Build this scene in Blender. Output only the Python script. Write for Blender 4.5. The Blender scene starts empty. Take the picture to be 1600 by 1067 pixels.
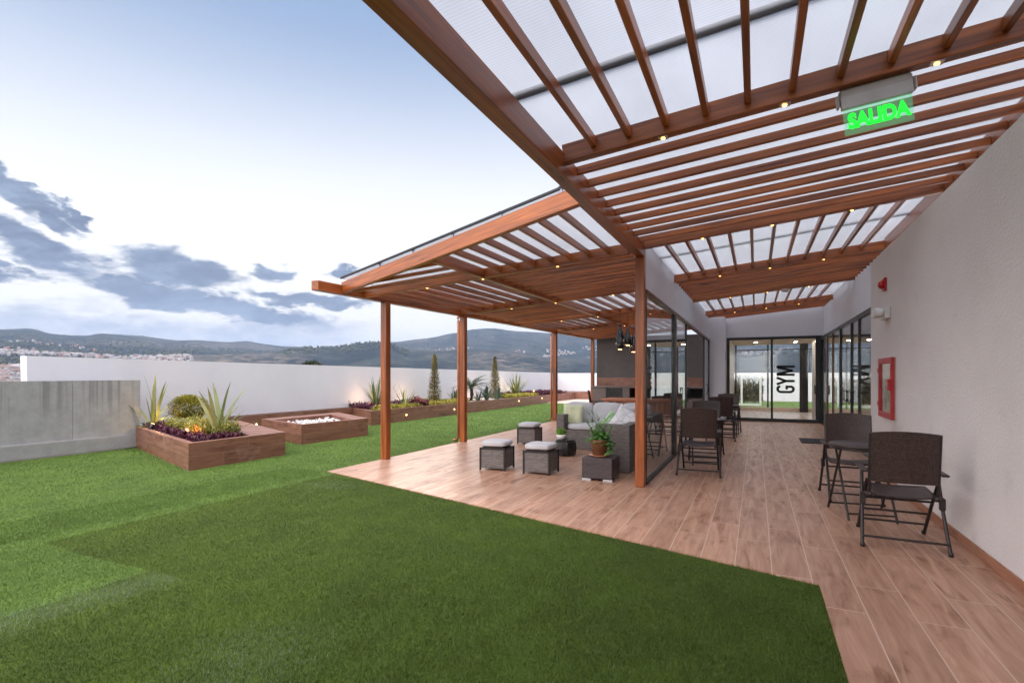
import bpy, math, random
import numpy as np
from mathutils import Matrix, Vector, noise as mnoise
random.seed(7); rng = np.random.default_rng(7)
sc = bpy.context.scene
COL = sc.collection
R = math.radians
pi = math.pi

# ------------------------------------------------------------------ node helpers
class NT:
    def __init__(s, tree):
        s.t = tree; s.n = tree.nodes; s.l = tree.links
    def new(s, typ, **kw):
        n = s.n.new(typ)
        for k, v in kw.items():
            setattr(n, k, v)
        return n
    def inp(s, sock, v):
        if v is None: return
        if hasattr(v, 'is_output') or isinstance(v, bpy.types.NodeSocket):
            s.l.new(v, sock)
        else:
            if isinstance(v, (tuple, list)) and sock.type == 'RGBA' and len(v) == 3: v = (*v, 1)
            sock.default_value = v
    def m(s, op, a, b=None, c=None, clamp=False):
        n = s.new('ShaderNodeMath', operation=op, use_clamp=clamp)
        s.inp(n.inputs[0], a); s.inp(n.inputs[1], b); s.inp(n.inputs[2], c)
        return n.outputs[0]
    def vm(s, op, a, b=None, out=0):
        n = s.new('ShaderNodeVectorMath', operation=op)
        s.inp(n.inputs[0], a)
        if b is not None: s.inp(n.inputs[1], b)
        return n.outputs[out]
    def mapping(s, vec, scale=(1, 1, 1), loc=(0, 0, 0), rot=(0, 0, 0)):
        n = s.new('ShaderNodeMapping')
        s.inp(n.inputs['Vector'], vec); n.inputs['Scale'].default_value = scale
        n.inputs['Location'].default_value = loc; n.inputs['Rotation'].default_value = rot
        return n.outputs[0]
    def noise(s, vec, scale=5, detail=4, rough=.55, dist=0, dim='3D', w=None):
        n = s.new('ShaderNodeTexNoise', noise_dimensions=dim)
        s.inp(n.inputs['Vector'], vec)
        n.inputs['Scale'].default_value = scale; n.inputs['Detail'].default_value = detail
        n.inputs['Roughness'].default_value = rough; n.inputs['Distortion'].default_value = dist
        if w is not None: s.inp(n.inputs['W'], w)
        return n.outputs[0]
    def mix(s, f, a, b, blend='MIX'):
        n = s.new('ShaderNodeMix', data_type='RGBA', blend_type=blend)
        s.inp(n.inputs[0], f); s.inp(n.inputs[6], a); s.inp(n.inputs[7], b)
        return n.outputs[2]
    def ss(s, x, lo, hi, a=0., b=1.):
        n = s.new('ShaderNodeMapRange', interpolation_type='SMOOTHSTEP')
        s.inp(n.inputs[0], x)
        for i, v in enumerate((lo, hi, a, b)): s.inp(n.inputs[i + 1], v)
        return n.outputs[0]
    def lin(s, x, lo, hi, a=0., b=1.):
        n = s.new('ShaderNodeMapRange')
        s.inp(n.inputs[0], x)
        for i, v in enumerate((lo, hi, a, b)): s.inp(n.inputs[i + 1], v)
        return n.outputs[0]
    def bump(s, h, strength=.3, dist=.01, normal=None):
        n = s.new('ShaderNodeBump')
        n.inputs['Strength'].default_value = strength; n.inputs['Distance'].default_value = dist
        s.inp(n.inputs['Height'], h)
        if normal is not None: s.inp(n.inputs['Normal'], normal)
        return n.outputs[0]
    def obj(s): return s.new('ShaderNodeTexCoord').outputs['Object']
    def sep(s, v):
        n = s.new('ShaderNodeSeparateXYZ'); s.inp(n.inputs[0], v); return n.outputs
    def comb(s, x, y, z):
        n = s.new('ShaderNodeCombineXYZ')
        s.inp(n.inputs[0], x); s.inp(n.inputs[1], y); s.inp(n.inputs[2], z); return n.outputs[0]

MATS = {}
def mat(name):
    m = bpy.data.materials.new(name); m.use_nodes = True
    MATS[name] = m
    nt = NT(m.node_tree)
    return m, nt, m.node_tree.nodes['Principled BSDF']
def simple(name, col, rough=.6, metal=0, emit=None, es=0, var=.12, vs=8, bump=0, bs=60, spec=.5):
    m, t, b = mat(name)
    o = t.obj()
    n = t.noise(o, vs, 5)
    f = t.lin(n, .25, .75, 1 - var, 1 + var)
    c = t.vm('MULTIPLY', (*col,), t.comb(f, f, f))
    t.inp(b.inputs['Base Color'], c)
    t.inp(b.inputs['Roughness'], t.lin(n, .3, .7, max(0, rough - .06), min(1, rough + .06)))
    b.inputs['Metallic'].default_value = metal
    b.inputs['Specular IOR Level'].default_value = spec
    if bump:
        t.inp(b.inputs['Normal'], t.bump(t.noise(o, bs, 3), bump, .004))
    if emit:
        b.inputs['Emission Color'].default_value = (*emit, 1); b.inputs['Emission Strength'].default_value = es
    return m

def make_wood():
    m, t, b = mat('stained_wood')
    o = t.obj()
    oi = t.new('ShaderNodeObjectInfo')
    rnd = oi.outputs['Random']
    v = t.vm('ADD', t.mapping(o, (1.1, 26, 26)), t.comb(t.m('MULTIPLY', rnd, 53.), t.m('MULTIPLY', rnd, 17.), 0.))
    n1 = t.noise(v, 1.0, 6, .62, .6)
    n2 = t.noise(t.vm('ADD', t.mapping(o, (.7, 3, 3)), t.comb(0., t.m('MULTIPLY', rnd, 31.), 0.)), 1.2, 3)
    c = t.mix(t.lin(n1, .3, .72), (.115, .024, .007), (.45, .130, .030))
    k = t.m('MULTIPLY', t.lin(n2, .25, .75, .70, 1.28), t.lin(rnd, 0, 1, .74, 1.24))
    c = t.vm('MULTIPLY', c, t.comb(k, k, k))
    t.inp(b.inputs['Base Color'], c)
    t.inp(b.inputs['Roughness'], t.lin(n1, .3, .7, .27, .40))
    t.inp(b.inputs['Normal'], t.bump(n1, .12, .002))
make_wood()

def make_plank(name, w, l, ang, off, c1, c2, c3, grout, rough=(.36, .50), mort=.004, wallmode=None):
    """wood-look ceramic tiles; long side turned by ang; wallmode: (axis) for upright faces"""
    m, t, b = mat(name)
    g = t.new('ShaderNodeNewGeometry')
    P = g.outputs['Position']
    if wallmode is None:
        v = t.mapping(P, (1, 1, 1), off, (0, 0, ang))
    else:
        x, y, z = t.sep(P)
        nx, ny, nz = t.sep(g.outputs['True Normal'])
        up = t.m('GREATER_THAN', t.m('ABSOLUTE', nz), .7)
        fy = t.m('GREATER_THAN', t.m('ABSOLUTE', nx), .75)
        s_ = t.m('ADD', t.m('MULTIPLY', x, t.m('SUBTRACT', 1., fy)), t.m('MULTIPLY', y, fy))
        h_ = t.m('ADD', t.m('MULTIPLY', z, t.m('SUBTRACT', 1., up)), t.m('MULTIPLY', y, up))
        v = t.vm('ADD', t.comb(s_, h_, 0.), off)
    br = t.new('ShaderNodeTexBrick', offset=.37, offset_frequency=2)
    t.inp(br.inputs['Vector'], v)
    br.inputs['Scale'].default_value = 1; br.inputs['Mortar Size'].default_value = mort
    br.inputs['Mortar Smooth'].default_value = .3; br.inputs['Bias'].default_value = 0
    br.inputs['Brick Width'].default_value = l; br.inputs['Row Height'].default_value = w
    br.inputs['Color1'].default_value = (0, 0, 0, 1); br.inputs['Color2'].default_value = (1, 1, 1, 1)
    br.inputs['Mortar'].default_value = (.5, .5, .5, 1)
    sv = t.sep(v)
    row = t.m('FLOOR', t.m('DIVIDE', sv[1], w))
    rv = t.m('MULTIPLY', br.outputs['Color'], 1.)
    shift = t.comb(t.m('MULTIPLY', row, 3.71), t.m('MULTIPLY', row, 1.37), t.m('MULTIPLY', rv, 9.))
    gn = t.noise(t.vm('ADD', t.mapping(v, (1.5, 13, 1)), shift), 1.0, 7, .62, 1.1)
    gf = t.noise(t.vm('ADD', t.mapping(v, (4, 75, 1)), shift), 1.0, 4, .6, .3)
    bl = t.noise(t.vm('ADD', t.mapping(v, (1.3, 4.0, 1)), shift), 1.6, 4, .6, .8)
    c = t.mix(t.lin(gn, .33, .68), c1, c2)
    c = t.mix(t.m('MULTIPLY', t.m('MULTIPLY', t.ss(bl, .50, .68), t.ss(gn, .35, .6)), .8), c, c3)
    sc1 = t.noise(t.mapping(P, (2.2, 2.2, 2.2)), 1.3, 6, .65, .5)
    c = t.mix(t.m('MULTIPLY', t.ss(sc1, .58, .72), .22), c, (.52, .40, .36))
    k = t.m('MULTIPLY', t.lin(gf, .25, .75, .90, 1.10), t.lin(rv, 0, 1, .92, 1.07))
    c = t.vm('MULTIPLY', c, t.comb(k, k, k))
    c = t.mix(br.outputs['Fac'], c, grout)
    t.inp(b.inputs['Base Color'], c)
    t.inp(b.inputs['Roughness'], t.lin(gn, .3, .7, rough[0], rough[1]))
    h = t.m('SUBTRACT', t.m('MULTIPLY', gn, .25), br.outputs['Fac'])
    t.inp(b.inputs['Normal'], t.bump(h, .12, .0015))
    return m
make_plank('floor_tile', .2435, 1.22, R(90), (.0, .384, 0), (.46, .265, .178), (.315, .162, .102), (.175, .072, .036), (.56, .41, .31))
make_plank('planter_tile', .205, 1.2, 0, (0, .0, 0), (.27, .125, .085), (.15, .062, .042), (.10, .038, .026), (.30, .19, .14), (.4, .55), .003, True)
make_plank('skirting_tile', .4, 1.2, 0, (0, .1, 0), (.40, .19, .12), (.28, .115, .065), (.18, .07, .04), (.45, .30, .22), (.35, .5), .003, True)

def make_stucco():
    m, t, b = mat('stucco')
    g = t.new('ShaderNodeNewGeometry'); P = g.outputs['Position']
    n1 = t.noise(P, 42, 4, .6, .4); n2 = t.noise(P, 150, 3, .6); n3 = t.noise(P, .9, 4, .6)
    stain = t.noise(t.mapping(P, (1, 1.6, 1.6)), 1.7, 4, .55)
    c = t.mix(t.ss(n3, .35, .75), (.76, .715, .70), (.70, .655, .64))
    c = t.mix(t.m('MULTIPLY', t.ss(stain, .62, .78), .22), c, (.38, .36, .36))
    x, y, z = t.sep(P)
    # scuffs where chair backs rub the wall
    sm = t.m('MULTIPLY', t.ss(t.vm('LENGTH', t.vm('MULTIPLY', t.vm('SUBTRACT', P, (1.55, 6.05, .55)), (1, 1.1, 1.0)), out=1), .05, .42, 1, 0), t.ss(n3, .3, .6))
    c = t.mix(t.m('MULTIPLY', sm, .28), c, (.36, .34, .34))
    t.inp(b.inputs['Base Color'], c); b.inputs['Roughness'].default_value = .85
    h = t.m('ADD', t.ss(n1, .4, .62), t.m('MULTIPLY', n2, .35))
    t.inp(b.inputs['Normal'], t.bump(h, .55, .006))
make_stucco()
def make_paint():
    m, t, b = mat('white_paint')
    g = t.new('ShaderNodeNewGeometry'); P = g.outputs['Position']
    n = t.noise(P, .7, 5, .6); n2 = t.noise(t.mapping(P, (3, 3, .5)), 1.3, 4, .6)
    c = t.mix(t.ss(n, .3, .75), (.70, .70, .745), (.64, .64, .685))
    c = t.mix(t.m('MULTIPLY', t.ss(n2, .6, .85), .3), c, (.52, .52, .56))
    t.inp(b.inputs['Base Color'], c); b.inputs['Roughness'].default_value = .8
    t.inp(b.inputs['Normal'], t.bump(t.noise(P, 60, 3), .15, .003))
make_paint()
def make_concrete():
    m, t, b = mat('concrete')
    g = t.new('ShaderNodeNewGeometry'); P = g.outputs['Position']
    n = t.noise(P, 5.5, 8, .7, .2); n2 = t.noise(P, 25, 4, .6)
    run = t.noise(t.mapping(P, (3, 9.5, .22)), 1.0, 3, .5)
    x, y, z = t.sep(P)
    c = t.mix(t.ss(n, .32, .70), (.325, .325, .33), (.262, .262, .268))
    fade = t.ss(z, .45, 1.15)
    c = t.mix(t.m('MULTIPLY', t.m('MULTIPLY', t.ss(run, .52, .62), fade), .55), c, (.13, .125, .13))
    lowm = t.m('MULTIPLY', t.ss(t.noise(t.mapping(P, (2, 2, 2)), 1.4, 5), .52, .75), .30)
    c = t.mix(lowm, c, (.19, .175, .17))
    c = t.mix(t.ss(z, .05, .0, 0, .5), c, (.14, .09, .06))
    t.inp(b.inputs['Base Color'], c); b.inputs['Roughness'].default_value = .85
    t.inp(b.inputs['Normal'], t.bump(t.m('ADD', n2, t.m('MULTIPLY', n, .6)), .3, .008))
make_concrete()

def make_glass():
    m, t, b = mat('pane_glass')
    t.n.remove(b)
    out = t.n['Material Output']
    lw = t.new('ShaderNodeLayerWeight'); lw.inputs['Blend'].default_value = .5
    f5 = t.m('POWER', lw.outputs['Facing'], 4.2)
    f = t.m('ADD', t.m('MULTIPLY', f5, .93), .035)
    tr = t.new('ShaderNodeBsdfTransparent'); tr.inputs[0].default_value = (.93, .94, .94, 1)
    gl = t.new('ShaderNodeBsdfGlossy'); gl.inputs['Roughness'].default_value = .005
    gl.inputs['Color'].default_value = (.95, .97, .97, 1)
    mx = t.new('ShaderNodeMixShader')
    t.inp(mx.inputs[0], f); t.inp(mx.inputs[1], tr.outputs[0]); t.inp(mx.inputs[2], gl.outputs[0])
    t.inp(out.inputs[0], mx.outputs[0])
make_glass()
def make_poly():
    m, t, b = mat('polycarbonate')
    t.n.remove(b); out = t.n['Material Output']
    g = t.new('ShaderNodeNewGeometry'); P = g.outputs['Position']
    x, y, z = t.sep(P)
    rib = t.m('SINE', t.m('MULTIPLY', y, 2 * pi / .022))
    nn = t.noise(P, 2.0, 4)
    rr = t.m('ADD', t.m('MULTIPLY', rib, .5), .5)
    dirt = t.noise(t.mapping(P, (1.2, .6, 1)), 1.5, 5, .6)
    k = t.m('MULTIPLY', t.lin(rr, 0, 1, .90, 1.0), t.lin(dirt, .3, .75, 1.0, .90))
    tr = t.new('ShaderNodeBsdfTransparent'); t.inp(tr.inputs[0], t.comb(t.m('MULTIPLY', k, .88), t.m('MULTIPLY', k, .90), t.m('MULTIPLY', k, .94)))
    tl = t.new('ShaderNodeBsdfTranslucent'); t.inp(tl.inputs[0], t.comb(t.m('MULTIPLY', k, .50), t.m('MULTIPLY', k, .52), t.m('MULTIPLY', k, .55)))
    gl = t.new('ShaderNodeBsdfGlossy'); gl.inputs['Roughness'].default_value = .15
    m1 = t.new('ShaderNodeMixShader'); m1.inputs[0].default_value = .60
    t.inp(m1.inputs[1], tr.outputs[0]); t.inp(m1.inputs[2], tl.outputs[0])
    lw = t.new('ShaderNodeLayerWeight'); lw.inputs['Blend'].default_value = .5
    f = t.m('ADD', t.m('MULTIPLY', t.m('POWER', lw.outputs['Facing'], 5.), .6), .03)
    m2 = t.new('ShaderNodeMixShader'); t.inp(m2.inputs[0], f)
    t.inp(m2.inputs[1], m1.outputs[0]); t.inp(m2.inputs[2], gl.outputs[0])
    t.inp(out.inputs[0], m2.outputs[0])
make_poly()

def make_weave(name, ca, cb, dark, bw, bh, rough=.55):
    m, t, b = mat(name)
    o = t.obj(); x, y, z = t.sep(o)
    g = t.new('ShaderNodeNewGeometry')
    nx, ny, nz = t.sep(g.outputs['True Normal'])
    tc = t.new('ShaderNodeTexCoord')
    up = t.m('GREATER_THAN', t.m('ABSOLUTE', nz), .7)
    s_ = t.m('ADD', x, t.m('MULTIPLY', y, t.m('SUBTRACT', 1., up)))
    h_ = t.m('ADD', t.m('MULTIPLY', z, t.m('SUBTRACT', 1., up)), t.m('MULTIPLY', y, up))
    v = t.comb(s_, h_, 0.)
    br = t.new('ShaderNodeTexBrick', offset=.5)
    t.inp(br.inputs['Vector'], v)
    br.inputs['Scale'].default_value = 1; br.inputs['Mortar Size'].default_value = bh * .12
    br.inputs['Mortar Smooth'].default_value = .6
    br.inputs['Brick Width'].default_value = bw; br.inputs['Row Height'].default_value = bh
    br.inputs['Color1'].default_value = (*ca, 1); br.inputs['Color2'].default_value = (*cb, 1); br.inputs['Mortar'].default_value = (*dark, 1)
    st = t.noise(t.mapping(v, (1.2, 26, 1)), 1.0, 3)
    k = t.lin(st, .3, .7, .86, 1.15)
    c = t.vm('MULTIPLY', br.outputs['Color'], t.comb(k, k, k))
    t.inp(b.inputs['Base Color'], c); b.inputs['Roughness'].default_value = rough
    t.inp(b.inputs['Normal'], t.bump(br.outputs['Fac'], -.8, bh * .25))
make_weave('grey_rattan', (.115, .10, .095), (.19, .17, .16), (.03, .025, .025), .045, .016)
make_weave('dark_rattan', (.045, .032, .036), (.075, .055, .06), (.012, .009, .01), .03, .014, .5)
make_weave('chair_rattan', (.034, .018, .016), (.070, .038, .032), (.008, .005, .004), .013, .020, .45)
make_weave('pot_rattan', (.30, .14, .07), (.20, .09, .045), (.07, .03, .015), .02, .012, .6)
def make_fabric(name, col, patt=None):
    m, t, b = mat(name)
    o = t.obj()
    n = t.noise(o, 6, 4, .6); n2 = t.noise(o, 350, 2, .5)
    c = t.mix(t.lin(n, .3, .7), tuple(c * .9 for c in col), tuple(min(1, c * 1.06) for c in col))
    if patt:
        w = t.new('ShaderNodeTexVoronoi', feature='DISTANCE_TO_EDGE'); t.inp(w.inputs['Vector'], o); w.inputs['Scale'].default_value = patt[1]
        c = t.mix(t.ss(w.outputs[0], .02, .09, .8, 0), c, patt[0])
    t.inp(b.inputs['Base Color'], c); b.inputs['Roughness'].default_value = .95
    b.inputs['Sheen Weight'].default_value = .2
    wr = t.noise(o, 9, 3, .5, .6)
    t.inp(b.inputs['Normal'], t.bump(t.m('ADD', t.m('MULTIPLY', n2, .15), wr), .35, .012))
make_fabric('grey_cushion', (.50, .50, .53))
make_fabric('cream_pillow', (.60, .62, .42))
make_fabric('green_pillow', (.30, .50, .27), ((.62, .70, .55), 7))
make_fabric('pattern_pillow', (.62, .63, .66), ((.42, .44, .47), 9))

def make_leaf(name, cols, rough=.5, trans=.25, vmin=.7, vmax=1.25):
    m, t, b = mat(name)
    out = t.n['Material Output']
    g = t.new('ShaderNodeNewGeometry')
    r = g.outputs['Random Per Island']
    cr = t.new('ShaderNodeValToRGB')
    t.inp(cr.inputs[0], r)
    els = cr.color_ramp.elements
    els[0].color = (*cols[0], 1); els[1].color = (*cols[-1], 1)
    for i, c in enumerate(cols[1:-1]):
        e = els.new((i + 1) / (len(cols) - 1)); e.color = (*c, 1)
    n = t.noise(g.outputs['Position'], 1.6 if name.startswith('turf') else 3, 4, .6)
    k = t.m('MULTIPLY', t.lin(n, .3, .7, vmin, vmax), 1.)
    c = t.vm('MULTIPLY', cr.outputs[0], t.comb(k, k, k))
    t.inp(b.inputs['Base Color'], c); b.inputs['Roughness'].default_value = rough
    tl = t.new('ShaderNodeBsdfTranslucent'); t.inp(tl.inputs[0], c)
    mx = t.new('ShaderNodeMixShader'); mx.inputs[0].default_value = trans
    t.inp(mx.inputs[1], b.outputs[0]); t.inp(mx.inputs[2], tl.outputs[0])
    t.inp(out.inputs[0], mx.outputs[0])
make_leaf('flax_leaf', [(.10, .15, .06), (.20, .24, .09), (.32, .30, .12), (.13, .17, .07)])
make_leaf('purple_leaf', [(.055, .008, .022), (.11, .012, .042), (.03, .006, .015)])
make_leaf('yellow_leaf', [(.40, .34, .04), (.22, .24, .04), (.50, .40, .05), (.13, .17, .03)])
make_leaf('golden_leaf', [(.20, .20, .03), (.36, .31, .05), (.10, .13, .02)])
make_leaf('cypress_leaf', [(.12, .13, .06), (.26, .23, .11), (.40, .33, .17), (.09, .11, .04)])
make_leaf('palm_leaf', [(.02, .06, .02), (.04, .09, .03), (.03, .07, .03)], .4)
make_leaf('agave_leaf', [(.07, .11, .07), (.11, .15, .10), (.05, .08, .05)])
make_leaf('pot_leaf', [(.09, .24, .05), (.16, .36, .08), (.06, .17, .04)])
make_leaf('grass_tuft', [(.18, .38, .05), (.26, .48, .08), (.12, .30, .04)])
make_leaf('garden_leaf', [(.10, .16, .04), (.30, .12, .04), (.20, .22, .06), (.05, .10, .03)])
make_leaf('dark_leaf', [(.025, .035, .015), (.05, .06, .02), (.015, .025, .01)])
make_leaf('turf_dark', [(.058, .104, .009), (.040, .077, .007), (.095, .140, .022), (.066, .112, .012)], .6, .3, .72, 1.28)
make_leaf('turf_pale', [(.15, .22, .12), (.20, .27, .16), (.12, .18, .08)], .6, .3, .9, 1.1)
make_leaf('turf_light', [(.098, .170, .026), (.075, .138, .022), (.132, .20, .038)], .6, .3, .74, 1.26)  # same turf as the dark one; sheen of its nap painted as lighter green
simple('bark', (.09, .06, .04), .9, bump=.6)
simple('soil', (.05, .035, .025), .95, bump=.6)
simple('gravel', (.45, .42, .38), .9, bump=.9, bs=40, var=.3, vs=40)
simple('pebble', (.62, .65, .65), .5, var=.08, vs=30)
simple('black_metal', (.012, .012, .014), .35, .0)
simple('bronze_tube', (.040, .033, .032), .38, .55)
simple('bronze_frame', (.16, .10, .075), .35, .8)
simple('steel', (.55, .55, .56), .35, .9)
simple('grey_plastic', (.50, .49, .52), .45)
simple('white_plastic', (.70, .70, .70), .4)
simple('red_paint', (.42, .02, .025), .35)
simple('red_plastic', (.45, .015, .02), .3)
simple('dark_stone', (.085, .070, .070), .6, var=.15, vs=5, bump=.15, bs=50)
simple('darker_stone', (.12, .095, .09), .6, var=.15, vs=5)
simple('black_void', (.006, .006, .006), .8)
simple('ceramic', (.80, .80, .78), .25)
simple('black_gloss', (.012, .011, .012), .25)
simple('rubber_mat', (.03, .028, .03), .9, bump=.5, bs=150)
simple('letter_black', (.008, .008, .010), .5)
simple('gym_ceiling', (.68, .57, .50), .8)
simple('gym_wall', (.52, .51, .50), .8)
simple('gym_floor', (.66, .58, .54), .3)
simple('cabinet_back', (.40, .36, .33), .7)
simple('smoked_glass', (.02, .02, .022), .08, spec=.8)
simple('paver', (.52, .42, .36), .6, var=.1, vs=3)
simple('gutter_metal', (.03, .035, .045), .4, .6)
simple('joint_metal', (.36, .38, .50), .5, .3)
simple('lamp_warm', (1, .7, .4), .4, emit=(1, .42, .09), es=5)
simple('lamp_side', (1, .7, .4), .4, emit=(1, .50, .15), es=9)
simple('lamp_red', (1, .3, .2), .4, emit=(1, .16, .08), es=3)
simple('lamp_bulb', (1, .6, .3), .4, emit=(1, .45, .15), es=9)
simple('lamp_panel', (1, .9, .75), .4, emit=(1, .82, .64), es=170)
simple('wood_table', (.42, .16, .08), .45, var=.25, vs=6)
simple('exit_letter', (.05, .8, .1), .4, emit=(.0, 1., .03), es=.62)

def make_acrylic():
    m, t, b = mat('green_acrylic'); t.n.remove(b); out = t.n['Material Output']
    tr = t.new('ShaderNodeBsdfTransparent'); tr.inputs[0].default_value = (.80, .97, .86, 1)
    em = t.new('ShaderNodeEmission'); em.inputs[0].default_value = (.25, .9, .5, 1); em.inputs[1].default_value = .7
    mx = t.new('ShaderNodeMixShader'); mx.inputs[0].default_value = .12
    t.inp(mx.inputs[1], tr.outputs[0]); t.inp(mx.inputs[2], em.outputs[0]); t.inp(out.inputs[0], mx.outputs[0])
make_acrylic()

def make_turfbase():
    m, t, b = mat('turf_base')
    g = t.new('ShaderNodeNewGeometry'); P = g.outputs['Position']; x, y, z = t.sep(P)
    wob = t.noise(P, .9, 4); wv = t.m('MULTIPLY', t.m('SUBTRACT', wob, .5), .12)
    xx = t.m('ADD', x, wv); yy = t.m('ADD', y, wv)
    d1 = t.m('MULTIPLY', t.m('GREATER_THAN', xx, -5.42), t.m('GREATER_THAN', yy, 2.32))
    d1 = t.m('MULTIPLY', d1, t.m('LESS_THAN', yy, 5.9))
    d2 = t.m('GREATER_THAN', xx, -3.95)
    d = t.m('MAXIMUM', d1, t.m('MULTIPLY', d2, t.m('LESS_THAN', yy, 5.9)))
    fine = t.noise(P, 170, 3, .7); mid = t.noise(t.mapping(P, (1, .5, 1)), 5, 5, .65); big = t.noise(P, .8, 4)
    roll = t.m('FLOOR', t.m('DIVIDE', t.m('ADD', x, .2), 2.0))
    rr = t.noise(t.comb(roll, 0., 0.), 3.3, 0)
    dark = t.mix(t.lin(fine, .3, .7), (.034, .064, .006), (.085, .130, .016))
    light = t.mix(t.lin(fine, .3, .7), (.058, .110, .019), (.115, .190, .035))  # nap sheen put into the base colour as a lighter green
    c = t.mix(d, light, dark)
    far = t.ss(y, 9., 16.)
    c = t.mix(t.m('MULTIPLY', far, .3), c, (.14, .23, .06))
    k = t.m('MULTIPLY', t.lin(mid, .3, .7, .82, 1.18), t.lin(big, .3, .7, .85, 1.15))
    k = t.m('MULTIPLY', k, t.lin(rr, .3, .7, .94, 1.06))
    c = t.vm('MULTIPLY', c, t.comb(k, k, k))
    # pale worn streaks in the pile
    t.inp(b.inputs['Base Color'], c); b.inputs['Roughness'].default_value = .8
    b.inputs['Specular IOR Level'].default_value = .2
    t.inp(b.inputs['Normal'], t.bump(t.m('ADD', fine, mid), .7, .02))
make_turfbase()

def make_terrain():
    m, t, b = mat('terrain')
    g = t.new('ShaderNodeNewGeometry'); P = g.outputs['Position']
    n1 = t.noise(P, .0016, 6, .6); n2 = t.noise(P, .006, 6, .65); n3 = t.noise(P, .03, 5, .7)
    forest = (.010, .019, .024); field = (.115, .098, .085); grass = (.038, .046, .043)
    c = t.mix(t.ss(n2, .46, .60), forest, grass)
    c = t.mix(t.m('MULTIPLY', t.ss(n1, .50, .64), t.ss(n3, .42, .6)), c, field)
    c = t.mix(t.m('MULTIPLY', t.ss(n3, .60, .72), .3), c, (.20, .16, .13))
    k = t.lin(n3, .3, .7, .65, 1.35)
    c = t.vm('MULTIPLY', c, t.comb(k, k, k))
    t.inp(b.inputs['Base Color'], c); b.inputs['Roughness'].default_value = 1
    b.inputs['Specular IOR Level'].default_value = .1
    t.inp(b.inputs['Normal'], t.bump(n3, 1.0, 12))
make_terrain()
for nm, c in (('house_white', (.37, .35, .36)), ('house_cream', (.29, .25, .23)), ('house_brick', (.32, .15, .11)), ('house_grey', (.35, .34, .35)), ('house_blue', (.12, .32, .50)), ('house_roof', (.19, .13, .115)), ('house_pink', (.40, .26, .25))):
    simple(nm, c, .9, var=.25, vs=.05)

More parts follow.
